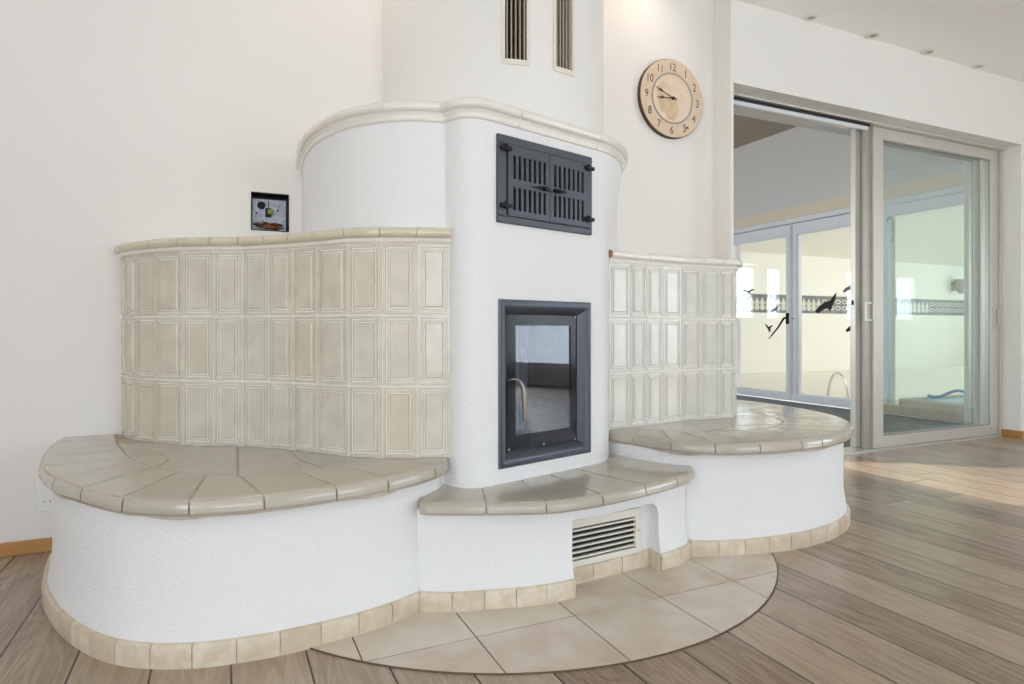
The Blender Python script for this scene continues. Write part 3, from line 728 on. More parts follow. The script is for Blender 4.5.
outR = resample(catmull(V2([(1.575, 2.43), (1.582, 2.35), (1.607, 2.245), (1.670, 2.065), (1.790, 1.940), (1.965, 1.877), (2.165, 1.858), (2.355, 1.872), (2.50, 1.915), (2.65, 1.99), (2.78, 2.085), (2.92, 2.26), (3.015, 2.47), (3.06, 2.75), (3.05, 3.0), (3.02, 3.199)]), 10), 240)
joR = [(1.575, 2.43), (1.607, 2.245), (1.670, 2.065), (1.790, 1.940), (1.965, 1.877), (2.165, 1.858), (2.30, 1.864), (2.50, 1.915), (2.64, 1.985), (2.78, 2.085), (2.89, 2.21), (2.965, 2.36), (3.015, 2.50), (3.05, 2.70), (3.06, 2.88), (3.02, 3.199)]
jiR = [(1.70, 2.47), (1.75, 2.39), (1.80, 2.31), (1.86, 2.23), (1.94, 2.17), (2.10, 2.15), (2.20, 2.13), (2.32, 2.15), (2.43, 2.20), (2.52, 2.27), (2.58, 2.36), (2.61, 2.45), (2.63, 2.55), (2.64, 2.68), (2.64, 2.85), (2.62, 3.199)]
inR = [
    [(1.70, 2.47), (1.75, 2.39), (1.80, 2.31), (1.86, 2.23), (1.94, 2.17), (2.07, 2.46), (2.05, 2.52), (1.85, 2.50)],
    [(1.94, 2.17), (2.10, 2.15), (2.20, 2.13), (2.32, 2.15), (2.43, 2.20), (2.19, 2.26)],
    [(1.94, 2.17), (2.19, 2.26), (2.26, 2.50), (2.07, 2.50)],
    [(2.19, 2.26), (2.43, 2.20), (2.52, 2.27), (2.58, 2.36), (2.61, 2.45), (2.43, 2.52), (2.26, 2.50)],
    [(2.43, 2.52), (2.61, 2.45), (2.63, 2.55), (2.64, 2.68), (2.64, 2.85), (2.45, 2.85)],
    [(2.45, 2.85), (2.64, 2.85), (2.62, 3.199), (2.45, 3.199)]]
mb = ring_bench(outR, joR, jiR, BZ0, BZ1, extra_inner=inR)
br = mb.build('bench_slab', M_BENCH, ST, smooth=25); br['label'] = 'right bench top of fanned taupe tiles'
core = MB(); shrink_core(core, [tuple(p) for p in outR[::4]] + [(1.58, 3.199)], BZ0 + 0.002, BZ1 - 0.0035, 0.009)
core.build('bench_grout', M_GROUTB, ST)

outF = resample(catmull(V2([(0.580, 1.985), (0.60, 1.958), (0.769, 1.878), (0.954, 1.808), (1.05, 1.800), (1.170, 1.808), (1.377, 1.848), (1.568, 1.905), (1.66, 1.945), (1.735, 2.005), (1.76, 2.05)]), 10), 160)
joF = [(0.580, 1.985), (0.769, 1.878), (0.954, 1.808), (1.170, 1.808), (1.377, 1.848), (1.568, 1.905), (1.76, 2.05)]
jiF = [(0.70, 2.20), (0.852, 2.12), (1.011, 2.14), (1.141, 2.18), (1.271, 2.23), (1.40, 2.28), (1.56, 2.34)]
mb = ring_bench(outF, joF, jiF, 0.323, 0.366)
bf = mb.build('bench_slab', M_BENCH, ST, smooth=25); bf['label'] = 'low middle bench top below the fire door'
core = MB(); shrink_core(core, [tuple(p) for p in outF[::4]] + [(1.72, 2.35), (0.68, 2.35)], 0.325, 0.3625, 0.009)
core.build('bench_grout', M_GROUTB, ST)

def bead(path, z, d, name='mortar_bead'):
    mb = MB(); P = resample(path, 180); NN = normals2(P)
    rings = []
    for k, (p, n) in enumerate(zip(P, NN)):
        w = d + 0.006 * max(0.0, math.sin(k * 0.37) * math.sin(k * 0.11 + 1)) ; hh = 0.004 + 0.007 * max(0, math.sin(k * 0.23 + 2) * math.sin(k * 0.071))
        rings.append([(p.x + n.x * q, min(3.199, p.y + n.y * q), zz) for q, zz in ((-0.04, z + 0.004), (w, z + 0.004), (w - 0.002, z - hh), (-0.04, z - hh))])
    mb.rings(rings); return mb.build(name, M_MORTAR, ST)
M_MORTAR = mat('brown_mortar', (0.42, 0.33, 0.23), 0.95, noise=(18, 0.9, (0.62, 0.58, 0.52)))
bead(outL, BZ0, -0.010); bead(outR, BZ0, -0.010)

# tower around the fire door
tow = V2([(0.352, 3.199), (0.338, 3.02), (0.328, 2.84), (0.345, 2.62), (0.410, 2.40), (0.50, 2.275), (0.60, 2.195), (0.728, 2.158)])
tow2 = V2([(0.728, 2.158), (0.757, 2.098), (0.803, 2.066), (0.86, 2.069), (0.95, 2.094)])
tow3 = V2([(0.95, 2.094), (1.10, 2.137), (1.25, 2.180), (1.40, 2.223)])
tow4 = V2([(1.40, 2.223), (1.45, 2.243), (1.497, 2.282), (1.54, 2.338), (1.59, 2.408), (1.65, 2.485), (1.72, 2.548), (1.785, 2.625), (1.85, 2.80), (1.91, 3.199)])
TP = catmull(tow, 6)[:-1] + catmull(tow2, 6)[:-1] + tow3[:-1] + catmull(tow4, 6)
# leave a pocket for the fire door and the vent: the tower is built around a straight front with openings
FA = Vector((0.85, 2.066)); ANG = R(16); U = Vector((math.cos(ANG), math.sin(ANG))); NF = Vector((math.sin(ANG), -math.cos(ANG)))
tow4b = V2([(1.40, 2.223), (1.46, 2.244), (1.53, 2.284), (1.60, 2.345), (1.665, 2.420), (1.72, 2.505), (1.77, 2.600), (1.81, 2.70), (1.86, 2.88), (1.91, 3.199)])
TPB = catmull(tow, 6)[:-1] + catmull(tow2, 6)[:-1] + tow3[:-1] + catmull(tow4b, 6)
TPN = [a for a in TP]; TP = TPB
tw = MB()
tw.rings([[(p.x, p.y, z) for p in (TPN if z < 1.5 else TPB)] for z in (0.33, 1.32, 1.62, 1.70)])
ot = tw.build('plaster_body', M_PLASTER, ST, smooth=50)
def fpt(t, d, z): p = FA + U * t + NF * d; return (p.x, p.y, z)
def fbox(mb, t0, t1, d0, d1, z0, z1, tint=0.0):
    vs = [fpt(t, d, z) for z in (z0, z1) for t, d in ((t0, d0), (t1, d0), (t1, d1), (t0, d1))]
    mb.add(vs, [(0, 1, 2, 3), (4, 5, 6, 7), (0, 1, 5, 4), (1, 2, 6, 5), (2, 3, 7, 6), (3, 0, 4, 7)], tint)
cu2 = MB(); fbox(cu2, 0.064, 0.531, -0.40, 0.1, 0.430, 1.023); fbox(cu2, 0.08, 0.515, -0.20, 0.1, 1.345, 1.61)
oc = cu2.build('cutter', M_VOID)
md = ot.modifiers.new('b', 'BOOLEAN'); md.operation = 'DIFFERENCE'; md.object = oc; md.solver = 'EXACT'
bpy.context.view_layer.update(); dg = bpy.context.evaluated_depsgraph_get()
nm = bpy.data.meshes.new_from_object(ot.evaluated_get(dg)); ot.modifiers.clear(); ot.data = nm
bpy.data.objects.remove(oc)

# ivory cornice of the tower
CZ = 1.664
def half(n, cx, cz, r, a0, a1): return [(cx + r * math.cos(R(a0 + (a1 - a0) * k / n)), cz + r * math.sin(R(a0 + (a1 - a0) * k / n))) for k in range(n + 1)]
corp = [(-0.03, CZ), (0.002, CZ), (0.007, CZ + 0.003), (0.009, CZ + 0.008), (0.008, CZ + 0.013), (0.007, CZ + 0.020), (0.010, CZ + 0.027), (0.016, CZ + 0.032)] + half(8, 0.012, CZ + 0.050, 0.0195, -62, 90) + [(-0.03, CZ + 0.0695)]
cc = MB(); CP = resample(TP, 400); CL = arclen(CP)
jt = [0.0]
def lenat(P, L, q): return L[min(range(len(P)), key=lambda i: (P[i] - Vector(q)).length)]
for q in [(0.330, 2.87), (0.535, 2.24), (0.99, 2.105), (1.40, 2.223)]: jt.append(lenat(CP, CL, q))
jt.append(CL[-1])
NN = normals2(CP)
for a, b in zip(jt, jt[1:]):
    n = max(4, int((b - a) / 0.02)); S = subpath(CP, CL, a + 0.0015, b - 0.0015, n); sweep(cc, S, normals2(S), corp)
oco = cc.build('cornice', M_CAPW, ST, smooth=40); oco['label'] = 'ivory glazed cornice around the top of the plaster body'
gcc = MB(); sweep(gcc, CP, NN, [(-0.028, CZ + 0.002), (0.0005, CZ + 0.002), (0.006, CZ + 0.02), (0.028, CZ + 0.046), (0.022, CZ + 0.062), (0.008, CZ + 0.0675), (-0.028, CZ + 0.0675)]); gcc.build('cornice_grout', M_GROUT, ST)
# top plate inside the cornice
tp = MB(); tp.rings([[(p.x, p.y, z) for p in TP] for z in (1.690, 1.7325)]); tp.build('plaster_top', M_PLASTER2, ST)

# flue column
FCX, FCY, FCR = 1.36, 3.22, 0.612
ang = [R(180 + 180 * k / 64) for k in range(65)]
colp = [(FCX + FCR * math.cos(a), min(3.199, FCY + FCR * math.sin(a))) for a in ang]
flu = MB(); flu.rings([[(x, y, z) for x, y in colp] for z in (1.73, 3.395)])
ofl = flu.build('flue_column', M_PLASTER2, ST, smooth=50)
def cyl_pt(a, r, z): return (FCX + (FCR + r) * math.sin(a), FCY - (FCR + r) * math.cos(a), z)
cu3 = MB(); SLOTS = []
SLOTS = [(-0.3185, -0.122), (0.0953, 0.2889)]
SLZ0, SLZ1 = 2.150, 2.75
for a0, a1 in SLOTS:
    rg = []
    for k in range(7):
        a = a0 + (a1 - a0) * k / 6
        rg.append([cyl_pt(a, -0.09, SLZ0), cyl_pt(a, 0.03, SLZ0), cyl_pt(a, 0.03, SLZ1), cyl_pt(a, -0.09, SLZ1)])
    cu3.rings(rg)
oc = cu3.build('cutter', M_VOID)
md = ofl.modifiers.new('b', 'BOOLEAN'); md.operation = 'DIFFERENCE'; md.object = oc; md.solver = 'EXACT'
bpy.context.view_layer.update(); dg = bpy.context.evaluated_depsgraph_get()
nm = bpy.data.meshes.new_from_object(ofl.evaluated_get(dg)); ofl.modifiers.clear(); ofl.data = nm
bpy.data.objects.remove(oc)
for a0, a1 in SLOTS:
    am = (a0 + a1) / 2; base = empty('air_grille', cyl_pt(am, 0, SLZ0), parent=ST); base['label'] = 'tall narrow air grille with vertical slats'
    fw = 0.015 / FCR; f = MB()
    def cseg(mb, p, q, z0, z1, r0=-0.012, r1=0.006, n=5):
        rg = []
        for k in range(n + 1):
            a = p + (q - p) * k / n; rg.append([cyl_pt(a, r0, z0), cyl_pt(a, r1, z0), cyl_pt(a, r1, z1), cyl_pt(a, r0, z1)])
        mb.rings(rg)
    cseg(f, a0 - 0.4 * fw, a0 + 0.6 * fw, SLZ0, SLZ1); cseg(f, a1 - 0.6 * fw, a1 + 0.4 * fw, SLZ0, SLZ1)
    cseg(f, a0 - 0.4 * fw, a1 + 0.4 * fw, SLZ0 - 0.012, SLZ0 + 0.012); cseg(f, a0 - 0.4 * fw, a1 + 0.4 * fw, SLZ1 - 0.012, SLZ1 + 0.012)
    f.build('grille_frame', M_GRILLE, base)
    sl = MB(); i0, i1 = a0 + 0.6 * fw, a1 - 0.6 * fw
    for k in range(5):
        a = i0 + (i1 - i0) * (k + 0.5 + 0.02) / 5; cseg(sl, a - 0.0045, a + 0.0045, SLZ0, SLZ1, -0.03, -0.003, 1)
    sl.build('slats', M_BRONZE, base)
    dk = MB(); cseg(dk, a0 + 0.002, a1 - 0.002, SLZ0 + 0.002, SLZ1 - 0.002, -0.085, -0.08); dk.build('duct_back', M_DARK, base)

# ceramic tile walls
TZ0, TZ1 = 0.470, 1.228
def panel_tile(mb, a, b, z0, z1, tint, bulge=0.0):
    """relief tile between plan points a and b"""
    a = Vector(a); b = Vector(b); d = (b - a); Lw = d.length; d.normalize(); n = Vector((d.y, -d.x))
    prof = [(0.0028, -0.012), (0.0031, -0.001), (0.0044, 0.0), (0.012, 0.0), (0.0140, -0.0065), (0.0165, -0.0065), (0.0185, -0.0005), (0.0225, -0.0005), (0.0242, -0.006), (0.0265, -0.006), (0.031, 0.0015)]
    sx = min(1.0, Lw / 0.115)
    rings = []
    for ins, out in prof:
        i = ins * sx
        pts = [(i, z0 + ins), (Lw - i, z0 + ins), (Lw - i, z1 - ins), (i, z1 - ins)]
        rings.append([(a.x + d.x * s + n.x * out, a.y + d.y * s + n.y * out, z) for s, z in pts])
    mb.rings(rings, cap0=False, tint=tint)
def tile_wall(P, mtile, mgrout, mcap, cap_label, wall_label, core_close, tiles_close=None, joints=None):
    cols = joints
    t = MB(); h = (TZ1 - TZ0) / 3
    for i in range(len(cols) - 1):
        for r_ in range(3):
            panel_tile(t, cols[i], cols[i + 1], TZ0 + h * r_, TZ0 + h * (r_ + 1), random.random() ** 1.5 * 0.4)
    o = t.build('tile_panelling', mtile, ST); o['label'] = wall_label
    NN = normals2(cols)
    core = MB(); ring = [(p.x - n.x * 0.0045, p.y - n.y * 0.0045) for p, n in zip(cols, NN)] + core_close
    core.rings([[(x, min(y, 3.199), z) for x, y in ring] for z in (TZ0 - 0.002, TZ1 + 0.03)])
    core.build('tile_grout', mgrout, ST)
    # rounded cap tiles
    z = TZ1
    cp = [(-0.03, z + 0.002), (0.004, z + 0.002), (0.005, z + 0.010)] + half(3, 0.014, z + 0.011, 0.008, 180, 100)[1:] + half(7, 0.010, z + 0.036, 0.0185, -70, 90) + [(-0.03, z + 0.0545)]
    c_ = MB(); S = V2([tuple(p) for p in cols]); SP = catmull(S, 5)
    for i in range(len(cols) - 1):
        seg = SP[i * 5:(i + 1) * 5 + 1]; nn = normals2(SP)[i * 5:(i + 1) * 5 + 1]
        seg = [p.copy() for p in seg]; d0 = (seg[1] - seg[0]).normalized(); d1 = (seg[-1] - seg[-2]).normalized()
        seg[0] += d0 * 0.0015; seg[-1] -= d1 * 0.0015
        sweep(c_, seg, nn, cp, random.random())
    oc_ = c_.build('cap_tiles', mcap, ST, smooth=40); oc_['label'] = cap_label
    g = MB(); sweep(g, SP, normals2(SP), [(-0.028, z + 0.003), (0.002, z + 0.003), (0.012, z + 0.02), (0.022, z + 0.036), (0.008, z + 0.05), (-0.028, z + 0.052)]); g.build('cap_grout', mgrout, ST)
tile_wall(TL, M_GLAZE, M_GROUT, M_CAPL, 'cream rounded cap along the left tile wall', 'left wall of cream relief tiles, three rows', [(0.745, 2.2), (0.745, 3.199)], joints=TL)
TR = V2([(1.590, 2.408), (1.722, 2.430), (1.825, 2.443), (1.93, 2.456), (2.058, 2.474), (2.183, 2.478), (2.305, 2.474), (2.398, 2.470), (2.47, 2.53), (2.50, 2.63), (2.505, 2.75), (2.505, 2.87), (2.505, 2.99), (2.505, 3.199)])
tile_wall(TR, M_GLAZE2, M_GROUT, M_CAPW, 'ivory rounded cap along the right tile wall', 'right wall of pale grey relief tiles, three rows', [(1.62, 3.199)], joints=TR)
chip = MB(); chip.box((1.580, 2.385, TZ1 + 0.02), (1.592, 2.402, TZ1 + 0.052)); oo = chip.build('chipped_edge', M_TERRA, ST); oo['label'] = 'small broken terracotta edge of the right cap'

# ---- fire door
FD = empty('fire_door', (*(FA + U * 0.31), 0.42), parent=ST); FD['label'] = 'grey steel fire door with dark glass'
T0, T1, Z0, Z1 = 0.054, 0.541, 0.420, 1.033
fr_ = MB()
prof = [(0.0, -0.01), (0.0, 0.005), (0.004, 0.010), (0.012, 0.012), (0.022, 0.010), (0.034, 0.003), (0.046, -0.009), (0.0545, -0.021)]
rings = []
for ins, out in prof:
    rings.append([fpt(T0 + ins, out, Z0 + ins), fpt(T1 - ins, out, Z0 + ins), fpt(T1 - ins, out, Z1 - ins), fpt(T0 + ins, out, Z1 - ins)])
fr_.rings(rings, cap0=False, cap1=False)
fr_.build('door_surround', M_IRON2, FD, smooth=30)
I0, I1, J0, J1 = T0 + 0.053, T1 - 0.053, Z0 + 0.053, Z1 - 0.053
bd = MB()
for (a, b, c_, d) in ((I0, I1, J0, J0 + 0.055), (I0, I1, J1 - 0.042, J1), (I0, I0 + 0.05, J0 + .055, J1 - .042), (I1 - 0.036, I1, J0 + .055, J1 - .042)): fbox(bd, a, b, -0.030, -0.022, c_, d)
bd.build('black_border', mat('black_enamel', (0.004, 0.006, 0.012), 0.12, spec=0.2), FD)
gg = MB(); fbox(gg, I0 + 0.05, I1 - 0.036, -0.028, -0.023, J0 + 0.055, J1 - 0.042); gg.build('door_glass', M_FIREGL, FD)
# chamber lining
ch = MB(); fbox(ch, 0.095, 0.505, -0.36, -0.34, 0.47, 0.99)
for k in range(9): fbox(ch, 0.11 + k * 0.043, 0.135 + k * 0.043, -0.34, -0.325, 0.50, 0.97)
ch.build('chamber_lining', M_STONE, FD)
ch = MB(); fbox(ch, 0.066, 0.529, -0.39, -0.05, 0.432, 0.475); ch.build('chamber_floor', M_VOID, FD)
ch = MB(); fbox(ch, 0.087, 0.093, -0.39, -0.045, 0.475, 0.99); fbox(ch, 0.507, 0.513, -0.39, -0.045, 0.475, 0.99); fbox(ch, 0.087, 0.513, -0.39, -0.045, 0.99, 0.998); ch.build('chamber_side', M_VOID, FD)
hd = MB()
t_h = I0 + 0.005
pts = catmull([fpt(t_h - 0.004, -0.022, 0.735), fpt(t_h - 0.002, 0.010, 0.742), fpt(t_h + 0.022, 0.026, 0.735), fpt(t_h + 0.038, 0.032, 0.69), fpt(t_h + 0.042, 0.032, 0.585)], 5)
hd.tube(pts, [0.0045] * 10 + [0.0055, 0.006, 0.007, 0.0075, 0.008, 0.0085, 0.009, 0.009, 0.0085, 0.008, 0.005][:len(pts) - 10], 10)
ohd = hd.build('handle', mat('worn_steel', (0.30, 0.27, 0.24), 0.35, 0.9), FD, smooth=50); ohd['label'] = 'metal handle with coiled grip'
for t_, z_ in ((I0 + 0.014, J0 + 0.006), (I0 + 0.19, J0 + 0.006), (I1 - 0.015, J0 + 0.006), (I1 - 0.015, J1 - 0.008)):
    cl = MB(); fbox(cl, t_ - 0.004, t_ + 0.004, -0.022, -0.017, z_ - 0.003, z_ + 0.004); cl.build('glass_clip', mat('dull_steel', (0.3, 0.3, 0.3), 0.4, 0.8), FD)

# ---- slotted vent doors
VD = empty('vent_door', (*(FA + U * 0.31), 1.32), parent=ST); VD['label'] = 'grey iron double vent door with slots'
A0, A1, B0, B1 = 0.044, 0.543, 1.308, 1.627
f = MB(); fwv = 0.042
for (a, b, c_, d) in ((A0, A1, B0, B0 + 0.026), (A0, A1, B1 - 0.032, B1), (A0, A0 + fwv, B0 + 0.026, B1 - .032), (A1 - 0.032, A1, B0 + 0.026, B1 - .032)): fbox(f, a, b, -0.01, 0.012, c_, d)
f.build('vent_frame', M_IRON, VD, bevel=0.004)
mid = (A0 + fwv + A1 - 0.032) / 2
def vleaf(t0, t1, z0, z1, side):
    lf_ = MB(); n = 7; m0 = 0.018 if side < 0 else 0.014; m1 = 0.014
    w = t1 - t0; sw = 0.0125; pitch = (w - m0 - m1) / n
    zb = [z0, z0 + 0.022, z0 + 0.106, z0 + 0.136, z0 + 0.222, z1]
    # horizontal rails
    fbox(lf_, t0, t1, 0.004, 0.016, zb[0], zb[1]); fbox(lf_, t0, t1, 0.004, 0.016, zb[2], zb[3]); fbox(lf_, t0, t1, 0.004, 0.016, zb[4], zb[5])
    for (za, zc) in ((zb[1], zb[2]), (zb[3], zb[4])):
        x = t0
        for k in range(n):
            c0 = t0 + m0 + pitch * (k + .5) - sw / 2
            fbox(lf_, x, c0, 0.004, 0.016, za, zc); x = c0 + sw
        fbox(lf_, x, t1, 0.004, 0.016, za, zc)
    o = lf_.build('vent_leaf', M_IRON, VD)
    return o
v1 = vleaf(A0 + fwv + 0.003, mid - 0.0015, B0 + 0.028, B1 - 0.034, -1)
v2 = vleaf(mid + 0.0015, A1 - 0.035, B0 + 0.028, B1 - 0.034, 1)
for t_, s_, par in ((A0 + 0.036, 1, v1), (A1 - 0.028, -1, v2)):
    for z_ in (B0 + 0.062, B1 - 0.050):
        hb = MB(); fbox(hb, t_ - 0.030 if s_ > 0 else t_ - 0.022, t_ + 0.022 if s_ > 0 else t_ + 0.030, 0.012, 0.025, z_ - 0.007, z_ + 0.007)
        hb.tube([fpt(t_ - 0.006, 0.024, z_ - 0.013), fpt(t_ - 0.006, 0.024, z_ + 0.013)], 0.008, 10); hb.build('hinge', M_BLACK, par, bevel=0.002)
zc = B0 + 0.028 + 0.121
lt = MB(); lt.add([fpt(mid - 0.095, 0.022, zc), fpt(mid - 0.05, 0.022, zc + 0.008), fpt(mid - 0.014, 0.026, zc + 0.006), fpt(mid - 0.014, 0.026, zc - 0.008), fpt(mid - 0.05, 0.022, zc - 0.006),
        fpt(mid - 0.095, 0.016, zc), fpt(mid - 0.05, 0.016, zc + 0.008), fpt(mid - 0.014, 0.016, zc + 0.006), fpt(mid - 0.014, 0.016, zc - 0.008), fpt(mid - 0.05, 0.016, zc - 0.006)],
        [(0, 1, 2, 3, 4), (9, 8, 7, 6, 5)] + [(i, (i + 1) % 5, 5 + (i + 1) % 5, 5 + i) for i in range(5)])
lt.tube([fpt(mid - 0.035, 0.016, zc), fpt(mid - 0.035, 0.034, zc)], 0.008, 10); lt.build('latch', M_BLACK, v1)
lt = MB(); lt.tube([fpt(mid + 0.012, 0.028, zc), fpt(mid + 0.03, 0.028, zc), fpt(mid + 0.05, 0.028, zc), fpt(mid + 0.075, 0.028, zc)], [0.005, 0.008, 0.008, 0.004], 10)
lt.tube([fpt(mid + 0.035, 0.014, zc), fpt(mid + 0.035, 0.028, zc)], 0.006, 8); lt.build('latch', M_BLACK, v2, smooth=40)
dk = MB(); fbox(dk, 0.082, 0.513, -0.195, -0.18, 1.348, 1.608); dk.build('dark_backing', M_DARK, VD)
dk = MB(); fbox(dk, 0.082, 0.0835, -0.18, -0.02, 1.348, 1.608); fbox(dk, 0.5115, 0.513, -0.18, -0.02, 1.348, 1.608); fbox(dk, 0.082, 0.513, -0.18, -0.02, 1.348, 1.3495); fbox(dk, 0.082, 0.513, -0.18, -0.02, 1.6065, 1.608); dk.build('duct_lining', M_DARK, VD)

# ---- low air grille in the niche
GA = Vector((1.102, 1.9715)); GU = Vector((1.0, 0.105)).normalized(); GN = Vector((GU.y, -GU.x))
def gbox(mb, t0, t1, d0, d1, z0, z1):
    vs = []
    for z in (z0, z1):
        for t, d in ((t0, d0), (t1, d0), (t1, d1), (t0, d1)):
            p = GA + GU * t + GN * d; vs.append((p.x, p.y, z))
    mb.add(vs, [(0, 1, 2, 3), (4, 5, 6, 7), (0, 1, 5, 4), (1, 2, 6, 5), (2, 3, 7, 6), (3, 0, 4, 7)])
NG = empty('floor_grille', (GA.x + 0.17, GA.y, 0.066), parent=ST); NG['label'] = 'cream horizontal air grille in the niche under the middle bench'
f = MB(); g0, g1, h0, h1 = 0.002, 0.366, 0.067, 0.238
gbox(f, g0, g1, 0.0, 0.014, h0, h0 + 0.022); gbox(f, g0, g1, 0, 0.014, h1 - 0.030, h1); gbox(f, g0, g0 + 0.012, 0, 0.014, h0 + .022, h1 - .03); gbox(f, g1 - 0.030, g1, 0, 0.014, h0 + .022, h1 - .03)
f.build('grille_frame', M_GRILLE, NG, bevel=0.002)
sl = MB()
for k in range(6):
    z = h0 + 0.022 + (h1 - 0.030 - h0 - 0.022) * (k + 0.5) / 6; gbox(sl, g0 + 0.012, g1 - 0.03, 0.002, 0.012, z - 0.003, z + 0.003)
sl.build('slats', M_GRILLE, NG)
dk = MB(); gbox(dk, g0 + 0.01, g1 - 0.028, 0.0005, 0.0015, h0 + 0.02, h1 - 0.028); dk.build('dark_backing', M_DARK, NG)
kb = MB(); p = GA + GU * (g1 - 0.013) + GN * 0.014; q = p + GN * 0.010; kb.tube([(p.x, p.y, 0.155), (q.x, q.y, 0.155)], 0.006, 10); kb.build('knob', M_GRILLE, NG)

# ------------------------------------------------------------------ wall clock
CKX, CKZ, CKR = 2.565, 2.37, 0.246
ck = empty('wall_clock', (CKX, 3.2, CKZ)); tag(ck, 'round antique-style wall clock with parchment dial above the right tile wall', 'clock')
ROLL = R(1.5)
def cp_(a, r, y):  # clock angle a from 12, clockwise seen from the room
    a += ROLL; return (CKX + r * math.sin(a), y, CKZ + r * math.cos(a))
def disc(name, r0, r1, y0, y1, m, par, n=72, bev=0.0, z=None):
    mb = MB()
    if r0 <= 0:
        mb.rings([[cp_(2 * math.pi * k / n, r1, y1) for k in range(n)], [cp_(2 * math.pi * k / n, r1, y0 + bev) for k in range(n)], [cp_(2 * math.pi * k / n, r1 - bev, y0) for k in range(n)]])
    else:
        for k in range(n):
            a, b = 2 * math.pi * k / n, 2 * math.pi * (k + 1) / n
            mb.add([cp_(a, r0, y0), cp_(b, r0, y0), cp_(b, r1, y0), cp_(a, r1, y0), cp_(a, r0, y1), cp_(b, r0, y1), cp_(b, r1, y1), cp_(a, r1, y1)], [(0, 1, 2, 3), (0, 4, 5, 1), (3, 2, 6, 7)])
    return mb.build(name, m, par)
disc('case', 0, CKR, 3.172, 3.2, M_RIM, ck, bev=0.002)
disc('dial', 0, CKR - 0.004, 3.170, 3.1735, M_CLOCK, ck)
disc('centre_dial', 0, 0.155, 3.1688, 3.1705, M_CLOCKC, ck)
disc('ring', 0.149, 0.161, 3.1682, 3.1706, M_CLOCKR, ck)
mp = MB(); blob = [(-0.10, 0.085), (-0.07, 0.10), (-0.055, 0.07), (-0.085, 0.04), (-0.06, 0.0), (-0.02, -0.01), (0.03, -0.02), (0.045, -0.06), (0.035, -0.11), (0.01, -0.14), (-0.04, -0.135), (-0.05, -0.10), (-0.09, -0.09), (-0.10, -0.05), (-0.115, -0.01), (-0.118, 0.05)]
n = len(blob); mp.add([(CKX + a, 3.1684, CKZ + b) for a, b in blob] + [(CKX + a, 3.1690, CKZ + b) for a, b in blob], [tuple(range(n))] + [(i, (i + 1) % n, n + (i + 1) % n, n + i) for i in range(n)])
mp.build('map_print', M_CLOCKM, ck)
for a, b, w_, h_ in ((0.07, 0.03, 0.014, 0.008), (0.055, 0.0, 0.012, 0.014), (0.10, 0.01, 0.006, 0.006), (-0.03, 0.075, 0.03, 0.0025), (0.01, 0.068, 0.035, 0.0025), (0.05, 0.062, 0.022, 0.0025)): MB().box((CKX + a - w_ / 2, 3.1678, CKZ + b - h_ / 2), (CKX + a + w_ / 2, 3.1688, CKZ + b + h_ / 2)).build('print_mark', M_CLOCKM, ck)
def text_mesh(body, size, sx=1.0):
    cu_ = bpy.data.curves.new('t', 'FONT'); cu_.body = body; cu_.size = size; cu_.align_x = 'CENTER'; cu_.align_y = 'CENTER'; cu_.extrude = 0.0004
    o = bpy.data.objects.new('t', cu_); COL.objects.link(o); bpy.context.view_layer.update()
    me = bpy.data.meshes.new_from_object(o.evaluated_get(bpy.context.evaluated_depsgraph_get()))
    bpy.data.objects.remove(o); bpy.data.curves.remove(cu_)
    return me
for hnum in range(1, 13):
    me = text_mesh(str(hnum), 0.070); me.materials.clear(); me.materials.append(M_INK); me.name = 'numeral'
    xs = [v.co.x for v in me.vertices]; ys = [v.co.y for v in me.vertices]; mx_, my_ = (min(xs) + max(xs)) / 2, (min(ys) + max(ys)) / 2
    a = 2 * math.pi * hnum / 12; c_ = cp_(a, 0.198, 3.1690)
    for v in me.vertices:
        x, y = (v.co.x - mx_) * 0.80, (v.co.y - my_)
        xr = x * math.cos(ROLL) + y * math.sin(ROLL); yr = -x * math.sin(ROLL) + y * math.cos(ROLL)
        v.co = (c_[0] + xr, c_[1] + v.co.z, c_[2] + yr)
    o = bpy.data.objects.new('numeral', me); COL.objects.link(o); o.parent = ck; o.matrix_parent_inverse = parent_inv(ck)
def hand(name, a, L, w, loop):
    mb = MB(); d = Vector(cp_(a, 1, 0)) - Vector((CKX, 0, CKZ)); pz = Vector((-d.z, 0, d.x)); c_ = Vector((CKX, 3.162, CKZ))
    prof_ = [(-0.03, w), (0.02, w), (L * 0.55, w * 0.7), (L * 0.6, w * 2.2), (L * 0.72, w * 2.4), (L * 0.8, w * 0.8), (L, 0.0006)]
    up_ = [c_ + d * s + pz * q for s, q in prof_]; dn = [c_ + d * s - pz * q for s, q in prof_][::-1]
    P = up_ + dn; m_ = len(P)
    mb.add(P + [p_ + Vector((0, 0.0015, 0)) for p_ in P], [tuple(range(m_)), tuple(range(2 * m_ - 1, m_ - 1, -1))] + [(i, (i + 1) % m_, m_ + (i + 1) % m_, m_ + i) for i in range(m_)])
    mb.build(name, M_INK, ck)
hand('minute_hand', 2 * math.pi * 48.5 / 60, 0.150, 0.0028, True)
hand('hour_hand', 2 * math.pi * (8 + 48.5 / 60) / 12, 0.125, 0.0036, True)
MB().tube([(CKX, 3.158, CKZ), (CKX, 3.170, CKZ)], 0.010, 14).build('hub', M_BLACK, ck)
MB().box((CKX + 0.105, 3.1675, CKZ - 0.175), (CKX + 0.125, 3.1695, CKZ - 0.163)).build('dial_mark', M_INK, ck)

